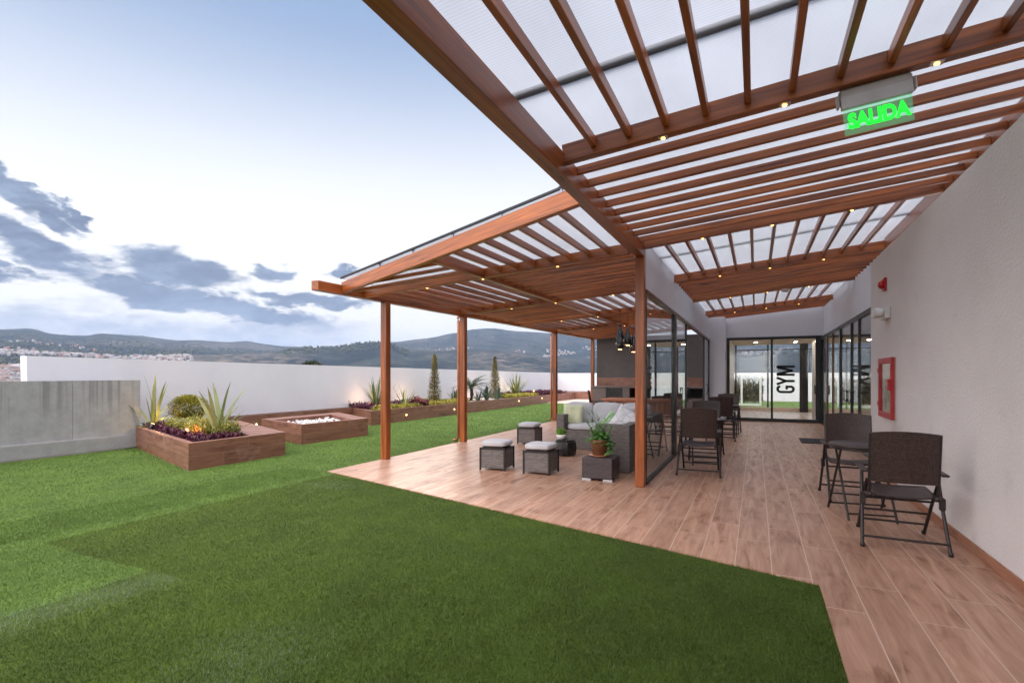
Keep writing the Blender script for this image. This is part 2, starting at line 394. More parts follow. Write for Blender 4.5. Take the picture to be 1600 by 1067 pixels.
# ------------------------------------------------------------------ mesh helpers
class MB:
    def __init__(s): s.v = []; s.f = []; s.sm = []; s.mi = []; s.M = None; s.cur = 0
    def add(s, vs, fs, smooth=False):
        o = len(s.v)
        if s.M is not None: vs = [s.M @ Vector(v) for v in vs]
        s.v += [tuple(v) for v in vs]
        for f in fs:
            s.f.append([i + o for i in f]); s.sm.append(smooth); s.mi.append(s.cur)
        return s
    def box(s, x0, x1, y0, y1, z0, z1, bev=0):
        if bev <= 0:
            v = [(x, y, z) for z in (z0, z1) for y in (y0, y1) for x in (x0, x1)]
            return s.add(v, [(0, 2, 3, 1), (4, 5, 7, 6), (0, 1, 5, 4), (2, 6, 7, 3), (0, 4, 6, 2), (1, 3, 7, 5)])
        b = min(bev, (x1 - x0) / 2.01, (y1 - y0) / 2.01, (z1 - z0) / 2.01)
        # chamfered box: 24 vertices
        v = []; idx = {}
        for sx in (0, 1):
            for sy in (0, 1):
                for sz in (0, 1):
                    X = (x0, x1)[sx]; Y = (y0, y1)[sy]; Z = (z0, z1)[sz]
                    ix = X + (b if sx == 0 else -b); iy = Y + (b if sy == 0 else -b); iz = Z + (b if sz == 0 else -b)
                    idx[(sx, sy, sz, 0)] = len(v); v.append((X, iy, iz))
                    idx[(sx, sy, sz, 1)] = len(v); v.append((ix, Y, iz))
                    idx[(sx, sy, sz, 2)] = len(v); v.append((ix, iy, Z))
        f = []
        for sx in (0, 1):
            q = [idx[(sx, a, c, 0)] for a, c in ((0, 0), (1, 0), (1, 1), (0, 1))]; f.append(q if sx else q[::-1])
            q = [idx[(a, sx, c, 1)] for a, c in ((0, 0), (1, 0), (1, 1), (0, 1))]; f.append(q[::-1] if sx else q)
            q = [idx[(a, c, sx, 2)] for a, c in ((0, 0), (1, 0), (1, 1), (0, 1))]; f.append(q if sx else q[::-1])
        for a in (0, 1):
            for c in (0, 1):
                q = [idx[(a, c, 0, 0)], idx[(a, c, 1, 0)], idx[(a, c, 1, 1)], idx[(a, c, 0, 1)]]; f.append(q if (a + c) % 2 else q[::-1])
                q = [idx[(a, 0, c, 0)], idx[(a, 1, c, 0)], idx[(a, 1, c, 2)], idx[(a, 0, c, 2)]]; f.append(q[::-1] if (a + c) % 2 else q)
                q = [idx[(0, a, c, 1)], idx[(1, a, c, 1)], idx[(1, a, c, 2)], idx[(0, a, c, 2)]]; f.append(q if (a + c) % 2 else q[::-1])
        for sx in (0, 1):
            for sy in (0, 1):
                for sz in (0, 1):
                    q = [idx[(sx, sy, sz, k)] for k in range(3)]; f.append(q if (sx + sy + sz) % 2 else q[::-1])
        return s.add(v, f)
    def prism(s, poly, z0, z1, zf=None):
        n = len(poly)
        v = [(x, y, z0) for x, y in poly] + [(x, y, z1) for x, y in poly]
        f = [list(range(n))[::-1], list(range(n, 2 * n))] + [(i, (i + 1) % n, n + (i + 1) % n, n + i) for i in range(n)]
        return s.add(v, f)
    def ring(s, outer, inner, z0, z1, zin):
        """frame between two polygons of equal vertex count: outer walls z0..z1, inner walls zin..z1"""
        n = len(outer)
        v = [(x, y, z0) for x, y in outer] + [(x, y, z1) for x, y in outer] + [(x, y, z1) for x, y in inner] + [(x, y, zin) for x, y in inner]
        f = []
        for i in range(n):
            j = (i + 1) % n
            f += [(i, j, n + j, n + i), (n + i, n + j, 2 * n + j, 2 * n + i), (2 * n + i, 2 * n + j, 3 * n + j, 3 * n + i)]
        return s.add(v, f)
    def tube(s, pts, r, n=8, r2=None, cap=True):
        pts = [Vector(p) for p in pts]
        vs = []; fs = []
        up0 = Vector((0, 0, 1))
        k = len(pts)
        for i, p in enumerate(pts):
            d = (pts[min(i + 1, k - 1)] - pts[max(i - 1, 0)]).normalized()
            a = d.cross(up0)
            if a.length < .05: a = d.cross(Vector((1, 0, 0)))
            a.normalize(); b = d.cross(a)
            rr = r if r2 is None else r + (r2 - r) * i / max(1, k - 1)
            if isinstance(r, (list, tuple)): rr = r[i]
            for j in range(n):
                t = 2 * pi * j / n
                vs.append(p + a * rr * math.cos(t) + b * rr * math.sin(t))
        for i in range(k - 1):
            for j in range(n):
                fs.append((i * n + j, i * n + (j + 1) % n, (i + 1) * n + (j + 1) % n, (i + 1) * n + j))
        s.add(vs, fs, True)
        if cap:
            s.add([vs[j] for j in range(n)], [list(range(n))[::-1]]); s.add([vs[(k - 1) * n + j] for j in range(n)], [list(range(n))])
        return s
    def lathe(s, prof, n=24, c=(0, 0, 0), smooth=True):
        vs = []; fs = []
        for r, z in prof:
            for j in range(n):
                t = 2 * pi * j / n; vs.append((c[0] + r * math.cos(t), c[1] + r * math.sin(t), c[2] + z))
        for i in range(len(prof) - 1):
            for j in range(n):
                fs.append((i * n + j, i * n + (j + 1) % n, (i + 1) * n + (j + 1) % n, (i + 1) * n + j))
        fs.append(list(range(n))[::-1]); fs.append([(len(prof) - 1) * n + j for j in range(n)])
        return s.add(vs, fs, smooth)
    def cushion(s, cx, cy, cz, w, d, h, e=.28, n=10, puff=.0, sag=0, noise_a=0):
        """rounded box (superellipsoid-like) from a subdivided cube"""
        vs = []; fs = []; ids = {}
        def P(x, y, z):
            # x,y,z in -1..1 on a cube -> rounded
            k = 5
            L = (abs(x) ** k + abs(y) ** k + abs(z) ** k) ** (1 / k)
            q = Vector((x, y, z)) / L
            bul = 1 + puff * (1 - q.x ** 2) * (1 - q.y ** 2)
            return (cx + q.x * w / 2, cy + q.y * d / 2, cz + q.z * h / 2 * bul)
        for ax in range(3):
            for sg in (-1, 1):
                base = len(vs)
                for i in range(n + 1):
                    for j in range(n + 1):
                        a = math.sin((i / n * 2 - 1) * pi / 2); b = math.sin((j / n * 2 - 1) * pi / 2)
                        c = [0, 0, 0]; c[ax] = sg; c[(ax + 1) % 3] = a; c[(ax + 2) % 3] = b
                        p = P(*c)
                        if noise_a:
                            nv = mnoise.noise_vector(Vector(p) * 7) * noise_a
                            p = (p[0] + nv.x, p[1] + nv.y, p[2] + nv.z)
                        vs.append(p)
                for i in range(n):
                    for j in range(n):
                        q = [base + i * (n + 1) + j, base + (i + 1) * (n + 1) + j, base + (i + 1) * (n + 1) + j + 1, base + i * (n + 1) + j + 1]
                        fs.append(q if sg > 0 else q[::-1])
        return s.add(vs, fs, True)
    def pillow(s, w, h, t, n=14, seed=0):
        """pinched throw pillow in XZ plane, centre at origin"""
        vs = []; fs = []
        for sg in (1, -1):
            base = len(vs)
            for i in range(n + 1):
                for j in range(n + 1):
                    u = i / n * 2 - 1; v = j / n * 2 - 1
                    pin = 1 - .10 * (1 - abs(u) ** 2.0) * abs(v) ** 3 - 0
                    pin2 = 1 - .10 * (1 - abs(v) ** 2.0) * abs(u) ** 3
                    th = t / 2 * ((1 - u ** 4) * (1 - v ** 4)) ** .45
                    nz = mnoise.noise(Vector((u * 1.8 + seed, v * 1.8, sg))) * .02
                    vs.append((u * w / 2 * pin2, sg * (th + nz * (1 - u * u) * (1 - v * v)), v * h / 2 * pin))
            for i in range(n):
                for j in range(n):
                    q = [base + i * (n + 1) + j, base + (i + 1) * (n + 1) + j, base + (i + 1) * (n + 1) + j + 1, base + i * (n + 1) + j + 1]
                    fs.append(q[::-1] if sg > 0 else q)
        return s.add(vs, fs, True)
    def leaf(s, p, d, L, w, droop=.3, seg=4, up=Vector((0, 0, 1)), fold=0):
        """blade ribbon starting at p going along d, drooping"""
        p = Vector(p); d = Vector(d).normalized()
        side = d.cross(up)
        if side.length < .05: side = Vector((random.uniform(-1, 1), random.uniform(-1, 1), 0))
        side.normalize()
        vs = []; q = p.copy(); dd = d.copy()
        for i in range(seg + 1):
            t = i / seg
            ww = w * (math.sin(pi * min(1, .18 + .82 * t)) ** .7 if t < 1 else .02) * .5
            vs += [q - side * ww, q + side * ww]
            q = q + dd * L / seg
            dd = (dd + Vector((0, 0, -droop / seg * (1 + t)))).normalized()
        fs = [(2 * i, 2 * i + 1, 2 * i + 3, 2 * i + 2) for i in range(seg)]
        return s.add(vs, fs, True)
    def strip(s, pts, w, y0, y1, fn):
        """stroke outline of a polyline (2D) extruded between y0,y1; fn maps (s,t,y)->xyz"""
        P = [Vector(p) for p in pts]; n = len(P); Lf = []; Rt = []
        for i in range(n):
            d1 = (P[i] - P[i - 1]).normalized() if i > 0 else (P[1] - P[0]).normalized()
            d2 = (P[i + 1] - P[i]).normalized() if i < n - 1 else d1
            nrm = Vector((-(d1 + d2).y, (d1 + d2).x)); nrm.normalize()
            k = 1 / max(.35, nrm.dot(Vector((-d1.y, d1.x))))
            Lf.append(P[i] + nrm * w / 2 * k); Rt.append(P[i] - nrm * w / 2 * k)
        for i in range(n - 1):
            q = [Lf[i], Lf[i + 1], Rt[i + 1], Rt[i]]
            v = [fn(a.x, a.y, y0) for a in q] + [fn(a.x, a.y, y1) for a in q]
            s.add(v, [(0, 1, 2, 3), (7, 6, 5, 4), (0, 4, 5, 1), (2, 6, 7, 3), (1, 5, 6, 2), (0, 3, 7, 4)])
        return s
    def build(s, name, mats, parent=None, loc=(0, 0, 0), rot=None):
        me = bpy.data.meshes.new(name)
        me.from_pydata(s.v, [], s.f)
        me.polygons.foreach_set('use_smooth', s.sm)
        if not isinstance(mats, (list, tuple)): mats = [mats]
        for m in mats: me.materials.append(MATS[m])
        if len(mats) > 1: me.polygons.foreach_set('material_index', s.mi)
        me.update()
        o = bpy.data.objects.new(name, me); COL.objects.link(o)
        o.location = loc
        if rot is not None: o.rotation_euler = rot
        if parent is not None: o.parent = parent
        return o
def tag(o, label=None, cat=None, group=None, kind=None):
    if label: o['label'] = label
    if cat: o['category'] = cat
    if group: o['group'] = group
    if kind: o['kind'] = kind
    return o
def thing(name, label, cat, loc=(0, 0, 0), rz=0, group=None):
    o = bpy.data.objects.new(name, None); COL.objects.link(o)
    o.empty_display_size = .1
    o.location = loc; o.rotation_euler = (0, 0, rz)
    return tag(o, label, cat, group)
def copy_tree(o, parent=None):
    c = o.copy(); COL.objects.link(c); c.parent = parent
    for ch in [x for x in bpy.data.objects if x.parent == o]: copy_tree(ch, c)
    return c
def beam(name, a, b, w, h, m, parent, off=(0, 0, 0), bev=.004):
    """board from a to b (axis along the BOTTOM centre), width w, height h; local X runs along it"""
    a = Vector(a); b = Vector(b); d = b - a; L = d.length
    mb = MB(); mb.box(0, L, -w / 2, w / 2, 0, h, bev)
    x = d.normalized(); y = Vector((0, 0, 1)).cross(x)
    if y.length < .01: y = Vector((0, 1, 0))
    y.normalize(); z = x.cross(y)
    o = mb.build(name, m, parent)
    o.matrix_local = Matrix.Translation(a - Vector(off)) @ Matrix((x, y, z)).transposed().to_4x4()
    return o
def post(name, x, y, z0, z1, w, m, parent, off=(0, 0, 0)):
    mb = MB(); mb.box(0, z1 - z0, -w / 2, w / 2, -w / 2, w / 2, .006)
    o = mb.build(name, m, parent)
    o.matrix_local = Matrix.Translation(Vector((x, y, z0)) - Vector(off)) @ Matrix.Rotation(-pi / 2, 4, 'Y')
    return o

def rdir(el0, el1):
    a = random.uniform(0, 2 * pi); e = R(random.uniform(el0, el1))
    return Vector((math.cos(a) * math.cos(e), math.sin(a) * math.cos(e), math.sin(e)))
def cover(name, label, poly, z, h, n, m, ls=.05, cat='plants'):
    """ground cover: short sprigs of little leaves over a polygon"""
    b = MB(); P = [Vector(p) for p in poly]
    xs = [p.x for p in P]; ys = [p.y for p in P]
    def inside(x, y):
        c = False
        for i in range(len(P)):
            a = P[i]; d = P[i - 1]
            if (a.y > y) != (d.y > y) and x < (d.x - a.x) * (y - a.y) / (d.y - a.y) + a.x: c = not c
        return c
    k = 0
    while k < n:
        x = random.uniform(min(xs), max(xs)); y = random.uniform(min(ys), max(ys))
        if not inside(x, y): continue
        k += 1
        hh_ = h * (.6 + .5 * (mnoise.noise(Vector((x * 4, y * 4, 3))) + .5)) * random.uniform(.6, 1.1)
        for j in range(7):
            q = (x + random.uniform(-.03, .03), y + random.uniform(-.03, .03), z + hh_ * random.uniform(.15, 1))
            b.leaf(q, rdir(5, 75), ls * random.uniform(.7, 1.4), ls * .42, .3, 2)
    o = b.build(name, m); tag(o, label, cat, kind='stuff'); return o
# ------------------------------------------------------------------ camera
H = 1.4; YAW = math.atan(381 / 820)
cam = bpy.data.cameras.new('camera'); co = bpy.data.objects.new('camera', cam); COL.objects.link(co)
cam.sensor_width = 36; cam.lens = 36 * 820 / 1600; cam.shift_y = (587 - 533.5) / 1600
cam.clip_start = .05; cam.clip_end = 30000
co.location = (0, 0, H); co.rotation_euler = (pi / 2, 0, YAW)
sc.camera = co

# ------------------------------------------------------------------ ground of the terrace
# one slab under everything, lawn and tiles lie on it
b = MB(); b.prism([(-14, -12), (7, -12), (7, 34), (-14, 34)], -.6, -.02)
tag(b.build('roof_terrace_slab', 'concrete'), kind='structure')
b = MB(); b.box(-12, 1.6, -11, 25.6, -.02, 0)
b = MB(); b.add([(-12.2, -11, 0), (.384, -11, 0), (.384, 4.075, 0), (-5.55, 5.80, 0), (-5.55, 25.3, 0), (-12.2, 25.3, 0)], [(0, 1, 2, 3), (0, 3, 4, 5)])
tag(b.build('lawn', 'turf_base'), kind='structure')
b = MB(); poly = [(.384, -11), (1.72, -11), (1.9, 9), (1.9, 17.74), (-1.2, 17.74), (-1.2, 30), (-5.66, 30), (-5.66, 5.80), (.384, 4.04)]
b.add([(x, y, .012) for x, y in poly], [(0, 1, 2, 8), (2, 3, 4, 8), (4, 5, 6, 7), (4, 7, 8)])
b.add([(.384, -11, -.02), (.384, -11, .012), (.384, 4.04, .012), (.384, 4.04, -.02), (-5.66, 5.8, .012), (-5.66, 5.8, -.02), (-5.66, 30, .012), (-5.66, 30, -.02)], [(0, 1, 2, 3), (3, 2, 4, 5), (5, 4, 6, 7)])
tag(b.build('patio_floor', 'floor_tile'), kind='structure')
b = MB(); b.box(-9.8, -5.67, 25.3, 30.0, -.02, .010)
tag(b.build('far_pavement', 'paver'), kind='structure')

# blades of artificial grass (many, so one object)
def blades():
    f = 820.; pts = []
    def sample(n, x0, x1, y0, y1, dens, near):
        x = rng.uniform(x0, x1, n); y = rng.uniform(y0, y1, n)
        d = np.sqrt(x * x + y * y)
        keep = rng.uniform(0, 1, n) < np.minimum(1, (near / d) ** 1.6)
        edge = np.where(x > -5.55, y < 5.80 - (x + 5.55) * .2907 - .005, y < 25)
        inpl = (x < -7.5) & (y > 4.99 - (x + 7.56) * .354) & (y < 8.0 - (x + 10.35) * .45)
        inpl |= (x < -8.2) & (y > 7.87 - (x + 8.38) * .345) & (y < 9.75 - (x + 8.26) * .6)
        inpl |= (x < -9.75) & (y > 11.6)
        inv = np.abs(np.arctan2(x, y) + YAW) < .88
        keep &= edge & ~inpl & inv & (x < .384)
        return x[keep], y[keep]
    sets = []
    x, y = sample(640000, -6.5, .39, .9, 5.8, 1, 3.2)
    sets.append((x, y))
    x, y = sample(900000, -11.5, -5.4, 1.6, 25, 1, 5.2)
    m = (x < -5.66); sets.append((x[m], y[m]))
    x = np.concatenate([s[0] for s in sets]); y = np.concatenate([s[1] for s in sets])
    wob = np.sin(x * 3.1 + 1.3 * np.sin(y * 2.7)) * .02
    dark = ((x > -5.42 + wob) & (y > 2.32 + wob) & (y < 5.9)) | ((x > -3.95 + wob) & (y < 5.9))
    sm = np.clip(1 - np.abs(x + 3.80 - (y - 1.8) * .17) / .26, 0, 1) * (y < 2.32)
    sm = np.maximum(sm, .55 * np.clip(1 - np.hypot((x + 2.26) / .5, (y - 1.8) / .5), 0, 1))
    sm = np.maximum(sm, .5 * np.clip(1 - np.hypot((x + 4.9) / .5, (y - 5.1) / .35), 0, 1))
    streak = rng.uniform(0, 1, len(x)) < sm * 1.1
    dark_idx = np.where(dark & ~streak)[0]; light_idx = np.where(~dark & ~streak)[0]; pale_idx = np.where(streak)[0]
    for nm, idx, mt in (('artificial_grass_pale', pale_idx, 'turf_pale'), ('artificial_grass_dark', dark_idx, 'turf_dark'), ('artificial_grass_light', light_idx, 'turf_light')):
        X = x[idx]; Y = y[idx]; n = len(X)
        d = np.sqrt(X * X + Y * Y)
        a = rng.uniform(0, 2 * pi, n); h = rng.uniform(.010, .019, n); w = .0017 * np.maximum(1, d / 4.5)
        la = rng.uniform(0, 2 * pi, n); ll = rng.uniform(.2, .9, n) * h
        V = np.zeros((n, 3, 3), np.float32)
        V[:, 0, 0] = X - np.cos(a) * w; V[:, 0, 1] = Y - np.sin(a) * w
        V[:, 1, 0] = X + np.cos(a) * w; V[:, 1, 1] = Y + np.sin(a) * w
        V[:, 2, 0] = X + np.cos(la) * ll; V[:, 2, 1] = Y + np.sin(la) * ll; V[:, 2, 2] = h
        me = bpy.data.meshes.new(nm)
        me.vertices.add(n * 3); me.vertices.foreach_set('co', V.ravel())
        me.loops.add(n * 3); me.loops.foreach_set('vertex_index', np.arange(n * 3, dtype=np.int32))
        me.polygons.add(n); me.polygons.foreach_set('loop_start', np.arange(0, n * 3, 3, dtype=np.int32))
        me.update(); me.validate()
        me.materials.append(MATS[mt])
        o = bpy.data.objects.new('artificial_grass', me); COL.objects.link(o)
        tag(o, {'dark': 'short dark green pile of the turf in the foreground', 'ight': 'short bright green pile of the turf at the left', 'pale': 'pale worn streaks in the pile of the turf at the lower left'}[nm[-4:]], 'grass', kind='stuff')
blades()

# ------------------------------------------------------------------ corridor walls
t = thing('stucco_wall', 'tall white stucco wall along the right edge of the tiled corridor', 'wall', (1.55, 5, 0))
b = MB(); b.box(0, .30, -16, 4.32, 0, 3.07)
b.build('wall', 'stucco', t)
b = MB(); b.box(-.011, -.0005, -16, 4.32, .0125, .094, .002)
b.build('skirting', 'skirting_tile', t)

def zr(X, Y): return 2.955 + .090 * (X + 1.27) + .012 * (Y - 5)      # underside of the corridor cross beams
def zl(X, Y): return 2.62 + .068 * (X + 5.65) + .012 * (Y - 7)        # underside of the left pergola beams

t = thing('recessed_wall', 'white band of wall above the right hand glass partition', 'wall', (1.80, 13.6, 0))
b = MB(); b.box(0, .2, -4.26, 4.3, 2.53, 3.62); b.build('wall', 'white_paint', t)
t = thing('upper_wall', 'white band of wall above the left glass partition, behind the corner post', 'wall', (-1.34, 12, 0))
b = MB(); b.box(-.06, .06, -5.23, 4.85, 2.50, 3.21); b.build('wall', 'white_paint', t)
t = thing('wall_pier', 'white wall pier between the left glass partition and the gym doors', 'wall', (-1.1, 17.3, 0))
b = MB(); b.box(-.34, .26, -.44, .44, 0.012, 3.16); b.build('wall', 'white_paint', t)
b = MB(); b.box(.262, .285, -.12, -.04, 1.88, 2.12, .004); b.build('switch_plate', 'grey_plastic', t)
t = thing('end_wall', 'white wall above the gym doors at the end of the corridor', 'wall', (.45, 17.85, 0))
b = MB(); b.box(-1.8, 1.6, -.08, .08, 2.58, 3.7); b.build('wall', 'white_paint', t)

# ------------------------------------------------------------------ glass partitions
def frame_member(x0, x1, y0, y1, z0, z1, name, m, t):
    b = MB(); b.box(x0, x1, y0, y1, z0, z1, .003); return b.build(name, m, t)
# left partition X=-1.33
t = thing('glass_partition', 'left glass partition with black frame beside the sofa and corner post', 'partition', (-1.285, 6.78, 0))
frame_member(-.03, .03, 0, 10.1, .012, .05, 'bottom_rail', 'black_metal', t)
frame_member(-.035, .035, 0, 10.1, 2.44, 2.498, 'top_rail', 'bronze_frame', t)
frame_member(-.022, .022, 0, .04, .051, 2.439, 'mullion', 'black_metal', t)
for y in (2.50,): frame_member(-.03, .03, y, y + .12, .051, 2.439, 'mullion', 'black_metal', t)
frame_member(-.036, .036, 2.64, 2.74, .051, 2.439, 'mullion', 'bronze_frame', t)
for y, w in ((4.3, .05), (8.35, .07), (9.95, .12)): frame_member(-.022, .022, y, y + w, .051, 2.439, 'mullion', 'black_metal', t)
for y0, y1 in ((.045, 2.495), (2.745, 4.295), (8.425, 9.945)):
    b = MB(); b.box(-.004, .004, y0, y1, .051, 2.439); b.build('glass_pane', 'pane_glass', t)
for y in (4.05, 8.75):
    b = MB(); b.tube([(.03, y, .90), (.075, y, .90), (.075, y, 1.16), (.03, y, 1.16)], .014, 6)
    b.tube([(.075, y, .90), (.075, y + .3, .90), (.075, y + .3, 1.16), (.075, y, 1.16)], .014, 6)
    b.build('handle', 'black_metal', t)
# gym front
t = thing('gym_front', 'black framed glass doors with GYM lettering at the end of the corridor', 'glass doors', (.45, 17.75, 0))
frame_member(-1.27, 1.30, -.05, .05, .012, .11, 'bottom_rail', 'black_metal', t)
frame_member(-1.27, 1.30, -.05, .05, 2.50, 2.58, 'top_rail', 'black_metal', t)
frame_member(-1.27, -1.19, -.045, .045, .111, 2.499, 'mullion', 'black_metal', t)
frame_member(-.04, .02, -.045, .045, .111, 2.499, 'mullion', 'black_metal', t)
frame_member(1.14, 1.30, -.045, .045, .111, 2.499, 'mullion', 'black_metal', t)
for x0, x1 in ((-1.188, -.042), (.022, 1.138)):
    b = MB(); b.box(x0, x1, -.004, .004, .111, 2.499); b.build('glass_pane', 'pane_glass', t)
b = MB()
fn = lambda s, tt, y: (.115 + (1 - tt) * .49, y, .873 + s)
w = .062; hh = .49
G = [(.20, .78), (.20, .86), (.165, .93), (.10, .93), (.06, .93 - .06), (.04, .78), (.04, .22), (.07, .11), (.12, .07), (.165, .09), (.20, .18), (.20, .44), (.115, .44)]
sc_ = lambda pts, off: [(p[0] + off, p[1]) for p in pts]
def stroke(pts):
    # convert t to metres for constant stroke width, then back
    P = [(p[0], p[1] * hh) for p in pts]
    b.strip(P, w * 1.12, -.009, -.006, lambda s, q, y: fn(s, q / hh, y))
stroke(sc_(G, 0))
stroke([(.27, .99), (.37, .48)]); stroke([(.47, .99), (.37, .48)]); stroke([(.37, .52), (.37, .01)])
stroke([(.56, .01), (.56, .99)]); stroke([(.80, .01), (.80, .99)]); stroke([(.575, .97), (.68, .12)]); stroke([(.785, .97), (.68, .12)])
b.build('gym_lettering', 'letter_black', t)
b = MB(); b.box(.80, .845, -.10, -.052, .85, 1.10, .004); b.M = Matrix.Translation((.33, 0, 0)); b.v = []; b.f = []; b.sm = []; b.mi = []
b.box(.77, .80, -.11, -.046, .86, 1.12, .004); b.build('handle', 'black_metal', t)
# right partition X=1.75
t = thing('glass_partition', 'right glass partition with black sliding doors past the red cabinet', 'partition', (1.75, 9.33, 0))
frame_member(-.03, .04, 0, 8.30, .012, .05, 'bottom_rail', 'black_metal', t)
frame_member(-.04, .04, 0, 8.30, 2.45, 2.529, 'top_rail', 'black_metal', t)
for y, w_, m_ in ((2.2, .06, 'black_metal'), (3.05, .08, 'black_metal'), (4.55, .16, 'black_metal'), (5.9, .07, 'bronze_frame'), (7.0, .07, 'bronze_frame'), (8.18, .12, 'black_metal')):
    frame_member(-.026, .026, y, y + w_, .051, 2.449, 'mullion', m_, t)
ys = [0.0, 2.2, 2.26, 3.05, 3.13, 4.55, 4.71, 5.9, 5.97, 7.0, 7.07, 8.18]
for i in range(0, 12, 2):
    b = MB(); b.box(-.004, .004, ys[i] + .002, ys[i + 1] - .002, .051, 2.449); b.build('glass_pane', 'pane_glass', t)
for y0 in (2.68, 3.2):
    b = MB(); b.tube([(-.03, y0, .88), (-.08, y0, .88), (-.08, y0, 1.10), (-.03, y0, 1.10)], .014, 6)
    b.tube([(-.08, y0, .88), (-.08, y0 + .34, .88), (-.08, y0 + .34, 1.10), (-.08, y0, 1.10)], .014, 6)
    b.build('handle', 'black_metal', t)

# gym room beyond
t = thing('gym_room', 'gym interior seen through the glass, with beige ceiling and pale shiny floor', 'room', (1.5, 20.4, 0))
b = MB(); b.box(-2.3, 4.5, -2.54, 2.7, -.02, .010); b.box(.34, 4.5, -10.8, -2.545, -.02, .010); b.build('floor', 'gym_floor', t)
b = MB(); b.box(-2.7, 4.5, -2.46, 2.7, 2.62, 2.72); b.box(.52, 4.5, -10.8, -2.465, 2.62, 2.72); b.build('ceiling', 'gym_ceiling', t)
b = MB(); b.box(4.5, 4.6, -10.8, 2.7, 0, 2.62); b.box(-2.42, -2.3, -2.4, 2.7, 0, 2.62); b.box(.62, 4.5, -10.9, -10.8, 0, 2.62); b.box(.14, .22, -2.30, -1.0, .02, 2.5); b.build('wall', 'gym_wall', t)
b = MB(); b.box(1.1, 1.18, -10.7, -2.9, .011, 2.61); b.build('reflection_backing', 'dark_stone', t)  # dark panel added behind the right glass so its reflections show
b = MB(); b.box(-2.3, 4.5, 2.56, 2.66, .011, .16); b.build('window_sill', 'gym_ceiling', t)
b = MB()
for x in (-2.26, -1.1, .5, 1.0, 2.6, 4.4): b.box(x, x + .06, 2.58, 2.64, .161, 2.619)
b.box(-2.19, 4.39, 2.59, 2.63, 2.40, 2.44)
b.box(.02, .30, 2.40, 2.57, .011, 2.619)
b.build('window_frame', 'black_metal', t)
b = MB(); b.box(-2.19, 4.39, 2.605, 2.611, .162, 2.39); b.build('window_pane', 'pane_glass', t)
for lx in (-1.5, -.2, 1.4, 3.0):
  for ly in (-1.5, .9):
    b = MB(); b.lathe([(.055, 0), (.06, .006)], 16, (lx, ly, 2.612)); b.build('ceiling_light', 'lamp_panel', t)
# lawn and white garden door behind the gym windows
b = MB(); b.box(-1.19, 6.5, 23.2, 32.2, -.02, .008); tag(b.build('back_lawn', 'turf_base'), kind='structure')
t = thing('garden_gate', 'white framed glazed gate with plants behind it, seen through the gym windows', 'gate', (-1.0, 27, 0))
b = MB()
for x in (-.5, .35, 1.15): b.box(x, x + .09, -.03, .03, .01, 1.5)
b.box(-.41, .34, -.028, .028, 1.42, 1.5); b.box(.45, 1.14, -.028, .028, 1.42, 1.5); b.box(-.41, .34, -.028, .028, .01, .1); b.box(.45, 1.14, -.028, .028, .01, .1)
b.build('gate_frame', 'white_plastic', t)
b = MB(); b.box(-.41, .35, -.004, .004, .1, 1.42); b.box(.44, 1.15, -.004, .004, .1, 1.42); b.build('glass_pane', 'pane_glass', t)

cover('garden_plants', 'tangled green and rust plants behind the white gate', [(-1.5, 27.3), (.3, 27.3), (.3, 27.9), (-1.5, 27.9)], .01, 1.35, 700, 'garden_leaf', .12)
# ------------------------------------------------------------------ pergolas
P0 = Vector((-1.315, 6.65, 0))
t = thing('corridor_pergola', 'tall timber pergola with translucent roof over the corridor, nearest the camera', 'pergola', P0)
W = 'stained_wood'
def zmain(Y): return 2.812 + .012 * Y
post('post', -1.315, 6.66, .012, 2.892, .112, W, t, P0)
beam('edge_beam', (-1.315, -3.2, zmain(-3.2)), (-1.315, 6.72, zmain(6.72)), .105, .165, W, t, P0)
# ledger on top of stucco wall
for y0, y1 in ((-3.2, 3.0), (3.0, 9.30)):
    beam('ledger', (1.735, y0 + .001, zr(1.73, y0) - .02), (1.735, y1, zr(1.73, y1) - .02), .05, .17, W, t, P0)
CBR = [(-2.0, 1.71), (3.63, 1.71), (6.62, 1.71), (9.43, 1.80), (12.42, 1.80), (15.7, 1.80)]
for y, xe in CBR:
    xs = -1.262 if y < 6.7 else -1.28
    beam('cross_beam', (xs, y, zr(xs, y)), (xe, y, zr(xe, y)), .075, .13, W, t, P0)
RX = [-1.036 + .2475 * i for i in range(12) if -1.036 + .2475 * i < 1.68]
for (ya, yb, xmax) in ((-1.96, 3.59, 1.69), (6.66, 9.39, 1.69), (12.46, 15.66, 1.75)):
    for x in RX:
        if x < xmax: beam('rafter', (x, ya, zr(x, ya) + .045), (x, yb, zr(x, yb) + .045), .038, .075, W, t, P0)
for (ya, yb, n, xe) in ((3.63, 6.62, 9, 1.71), (9.43, 12.42, 9, 1.80), (15.7, 17.77, 6, 1.80)):
    for i in range(n):
        y = ya + (yb - ya) * (i + 1) / (n + 1); xs = -1.262 if y < 6.7 else -1.28
        beam('slat', (xs, y, zr(xs, y) + .02), (xe, y, zr(xe, y) + .02), .036, .062, W, t, P0)
